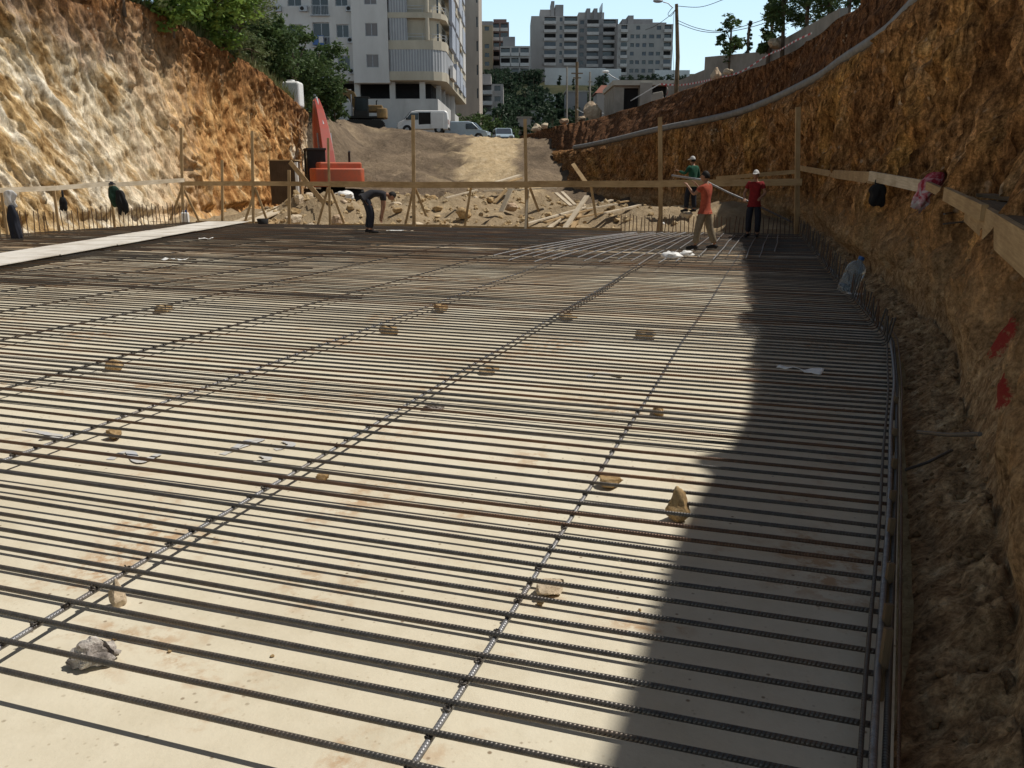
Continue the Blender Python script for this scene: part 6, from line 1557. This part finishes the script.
# lamp post with street lamp
Yp = 56; pb = PY(676, 97, Yp); ptp = PY(676.5, 4, Yp); zg = on_right(pb.x, Yp, pb.z)
lp = empty('lamp_post', (pb.x, Yp, zg), 'dark wooden lamp post standing on top of the right bank', 'lamp post')
mb = MB(); mb.tube([(pb.x, Yp, zg - .8), (pb.x, Yp, zg + 3), (ptp.x, Yp, ptp.z)], [.15, .13, .10], 10); mb.build('pole', M['wood_dark'], lp)
la = PY(673, 8, Yp); lb = PY(663, 2, Yp); mb = MB(); mb.tube([la, la.lerp(lb, .5) + Vector((0, 0, .1)), lb], .03, 8); ar = mb.build('lamp_arm', M['metal'], lp)
lh = PY(658, 1, Yp); mb = MB(); mb.ball(lh, (.32, .14, .11), 14, 8); mb.build('lamp_head', M['metal'], ar)
def upole(px, y0, y1, Y, label, arms=(), r=.12, mat='wood_dark'):
    b_ = PY(px, y1, Y); t_ = PY(px, y0, Y); rt_ = empty('utility_pole', (b_.x, Y, b_.z), label, 'utility pole'); mb = MB(); mb.tube([b_ - Vector((0, 0, 3)), t_], [r * 1.2, r], 8); mb.build('pole', M[mat], rt_)
    for ya, wa in arms: c = PY(px, ya, Y); mb = MB(); mb.box(c + Vector((0, -.15, 0)), (wa, .12, .12)); mb.build('crossarm', M[mat], rt_)
upole(567, 67, 128, 100, 'thin pale utility pole left of the pole with cross arms', (), .09, 'conc')
upole(577, 62, 128, 100, 'dark utility pole with two cross arms', ((73.5, 1.3), (78, .9)), .16)
upole(590, 72, 120, 95, 'grey utility pole right of the pole with cross arms', ((82, .5),), .10, 'conc')
sl = PY(619, 100, 90); rt_ = empty('street_lamp', (sl.x, 90, sl.z), 'small street lamp with its head tilted left over the garage roof', 'street lamp'); mb = MB(); mb.tube([sl, PY(619, 80, 90), PY(613, 77, 90), PY(606, 72, 90)], [.07, .06, .05, .05], 8); mb.build('pole', M['metal'], rt_); mb = MB(); q = PY(605.5, 71.5, 90); mb.ball(q, (.38, .16, .12), 12, 8); mb.build('lamp_head', M['plastic_white'], rt_)
def wire(pts, label, r=.018, mat='black', name='wire'):
    mb = MB(); q = resample([tuple(PY(*p)) for p in pts], [i / 24 for i in range(25)]); mb.tube(q, r, 5); tag(mb.build(name, M[mat], None, q[0]), label, name)
wire([(677, 6, 56), (700, 7, 54), (722, 0, 51), (740, -9, 49)], 'topmost wire leaving the lamp post to the right')
wire([(677, 20, 56), (697, 28, 53), (722, 31, 50), (757, 22, 45), (810, 2, 40)], 'upper sagging wire between the lamp post and the pines')
wire([(677, 23, 56), (700, 31, 53), (725, 32, 50), (762, 24, 45), (815, 3, 40)], 'lower sagging wire between the lamp post and the pines')
wire([(676, 9, 56), (668, 17, 58), (655, 26, 64), (645, 30, 70)], 'short wire dropping from the lamp post toward the towers')
wire([(676, 9, 56), (671, 16, 56), (668, 14, 56), (672, 8, 56)], 'loop of cable hanging under the lamp arm')
wire([(674, 12, 56), (672.5, 40, 56), (674, 75, 56)], 'cable running down beside the lamp post', .012)
# barrier tape
def tape(pts, label, wd=.07, mat='tape'):
    q = resample([tuple(PY(*p)) for p in pts], [i / 40 for i in range(41)]); mb = MB(); L = 0
    for i in range(40):
        a, b = q[i], q[i + 1]; l = (b - a).length; tw = Vector((0, .3 * math.sin(i * .4), 1)).normalized() * wd
        mb.add([a - tw / 2, b - tw / 2, b + tw / 2, a + tw / 2, a - tw / 2 + Vector((0, .01, 0)), b - tw / 2 + Vector((0, .01, 0)), b + tw / 2 + Vector((0, .01, 0)), a + tw / 2 + Vector((0, .01, 0))], [(0, 1, 2, 3), (7, 6, 5, 4)], [[(L, 0), (L + l, 0), (L + l, 1), (L, 1)]] * 2); L += l
    tag(mb.build('barrier_tape', M[mat], None, q[0]), label, 'barrier tape')
tape([(577, 109, 88), (585, 113, 84), (596, 112, 80), (610, 113, 74), (632, 100, 68), (656, 86, 62), (660, 84, 60)], 'long pale barrier tape sagging from the utility poles up to the lamp post', .09, 'plastic_white')
tape([(660, 84, 59), (680, 85, 56), (700, 82, 52), (716, 78, 48)], 'red and white barrier tape running right from the lamp post', .10)
tape([(716, 78, 48), (740, 72, 44), (768, 55, 41), (780, 50, 39)], 'red and white barrier tape rising along the top of the right bank')
tape([(780, 50, 39), (795, 41, 36), (812, 33, 34)], 'short end of red and white tape below the pines')
tape([(660, 84, 59), (666, 86, 59), (668, 91, 59), (664, 100, 59)], 'loose end of barrier tape hanging over the pale stone slab')
# stones on the bank
def bank_rock(px, py, Y, r_, m, label, seed, spike=.2, flat=1):
    p = PY(px, py, Y); o = lump('rock', p - Vector((0, 0, r_[2] * .25)), r_, M[m], label, 'rock', seed, spike, 1, seed)
bank_rock(592, 119, 72, (.8, .6, .95), 'rock_far', 'tall pinkish rock on the edge of the right bank below the tape', 201, .0)
bank_rock(582, 121, 74, (.55, .4, .3), 'rock_far', 'low pinkish rock just left of the tall pinkish rock', 202, 0)
bank_rock(715, 80, 47, (.34, .3, .36), 'rock_far', 'rock wrapped with tape on the bank below the small leafy tree', 203, .3)
bank_rock(728, 74, 45.5, (.26, .24, .2), 'stone_pale', 'small pale rock right of the tape wrapped rock', 204, 0)
bank_rock(775, 47, 39.5, (.5, .3, .28), 'rock_far', 'orange tinted rock on the bank in front of the tall cypress', 205, 0)
bank_rock(545, 128, 78, (.5, .4, .35), 'stone_pale', 'pale rubble on the crest at the end of the right bank', 206, 0)
bank_rock(536, 131, 79, (.6, .4, .4), 'stone_pale', 'jagged pale rubble right of the leaning post top', 207, .2)
bank_rock(564, 123, 76, (.5, .4, .28), 'rock_far', 'flat rubble on the crest between the leaning post and the pinkish rocks', 208, 0)
p0, p1, p2, p3 = PY(650, 104, 57.5), PY(664, 100, 57.5), PY(662.5, 91, 57.5), PY(652.5, 93, 57.5)
mb = MB(); mb.extrude([p0, p1, p2, p3], (.05, .25, 0)); tag(bevel(mb.build('stone_slab', M['conc_pale'], None, p0), .03), 'pale stone slab standing tilted beside the lamp post', 'stone slab')
# trees on the right plateau
def rtree(px, py, Y, h, w_, mat, label, seed, nl, ls, nb, base, pt_=False, droop=0, narrow=.5, cat='tree', dz=0):
    p = PY(px, py, Y); return tree('tree', (p.x, Y, p.z + dz), h, w_, mat, label, cat, seed, nl, ls, nb, base, .08, None, pt_, droop, narrow)
rtree(730, 62, 50, 2.6, 1.0, M['leaf_dark'], 'small leafy tree growing over the weathered garden wall', 61, 1800, .19, 18, .03)
rtree(768, 56, 44, 3.3, .60, M['leaf_dark'], 'tall dense cypress left of the pines', 62, 5200, .15, 34, .02, True, -.6)
rtree(748, 57, 52, 2.2, .38, M['leaf_far'], 'thin feathery sapling left of the tall cypress', 66, 700, .16, 14, .05, True)
rtree(783, 46, 40, 3.8, 1.35, M['leaf_dark'], 'open crowned pine right of the tall cypress', 63, 5200, .18, 34, .12, False, .2, .3)
rtree(806, 36, 39, 3.6, 1.5, M['leaf_dark'], 'sparse pine in the middle of the row on the right bank', 64, 5200, .18, 34, .08, False, .2, .3)
rtree(828, 24, 37, 3.6, 1.4, M['leaf_dark'], 'thin pine second from the right end of the row on the right bank', 65, 5200, .18, 34, .08, False, .2, .3)
rtree(848, 12, 34, 3.4, 1.3, M['leaf_dark'], 'pine at the right end of the row cut off by the picture top', 67, 5200, .18, 34, .08, False, .2, .3)
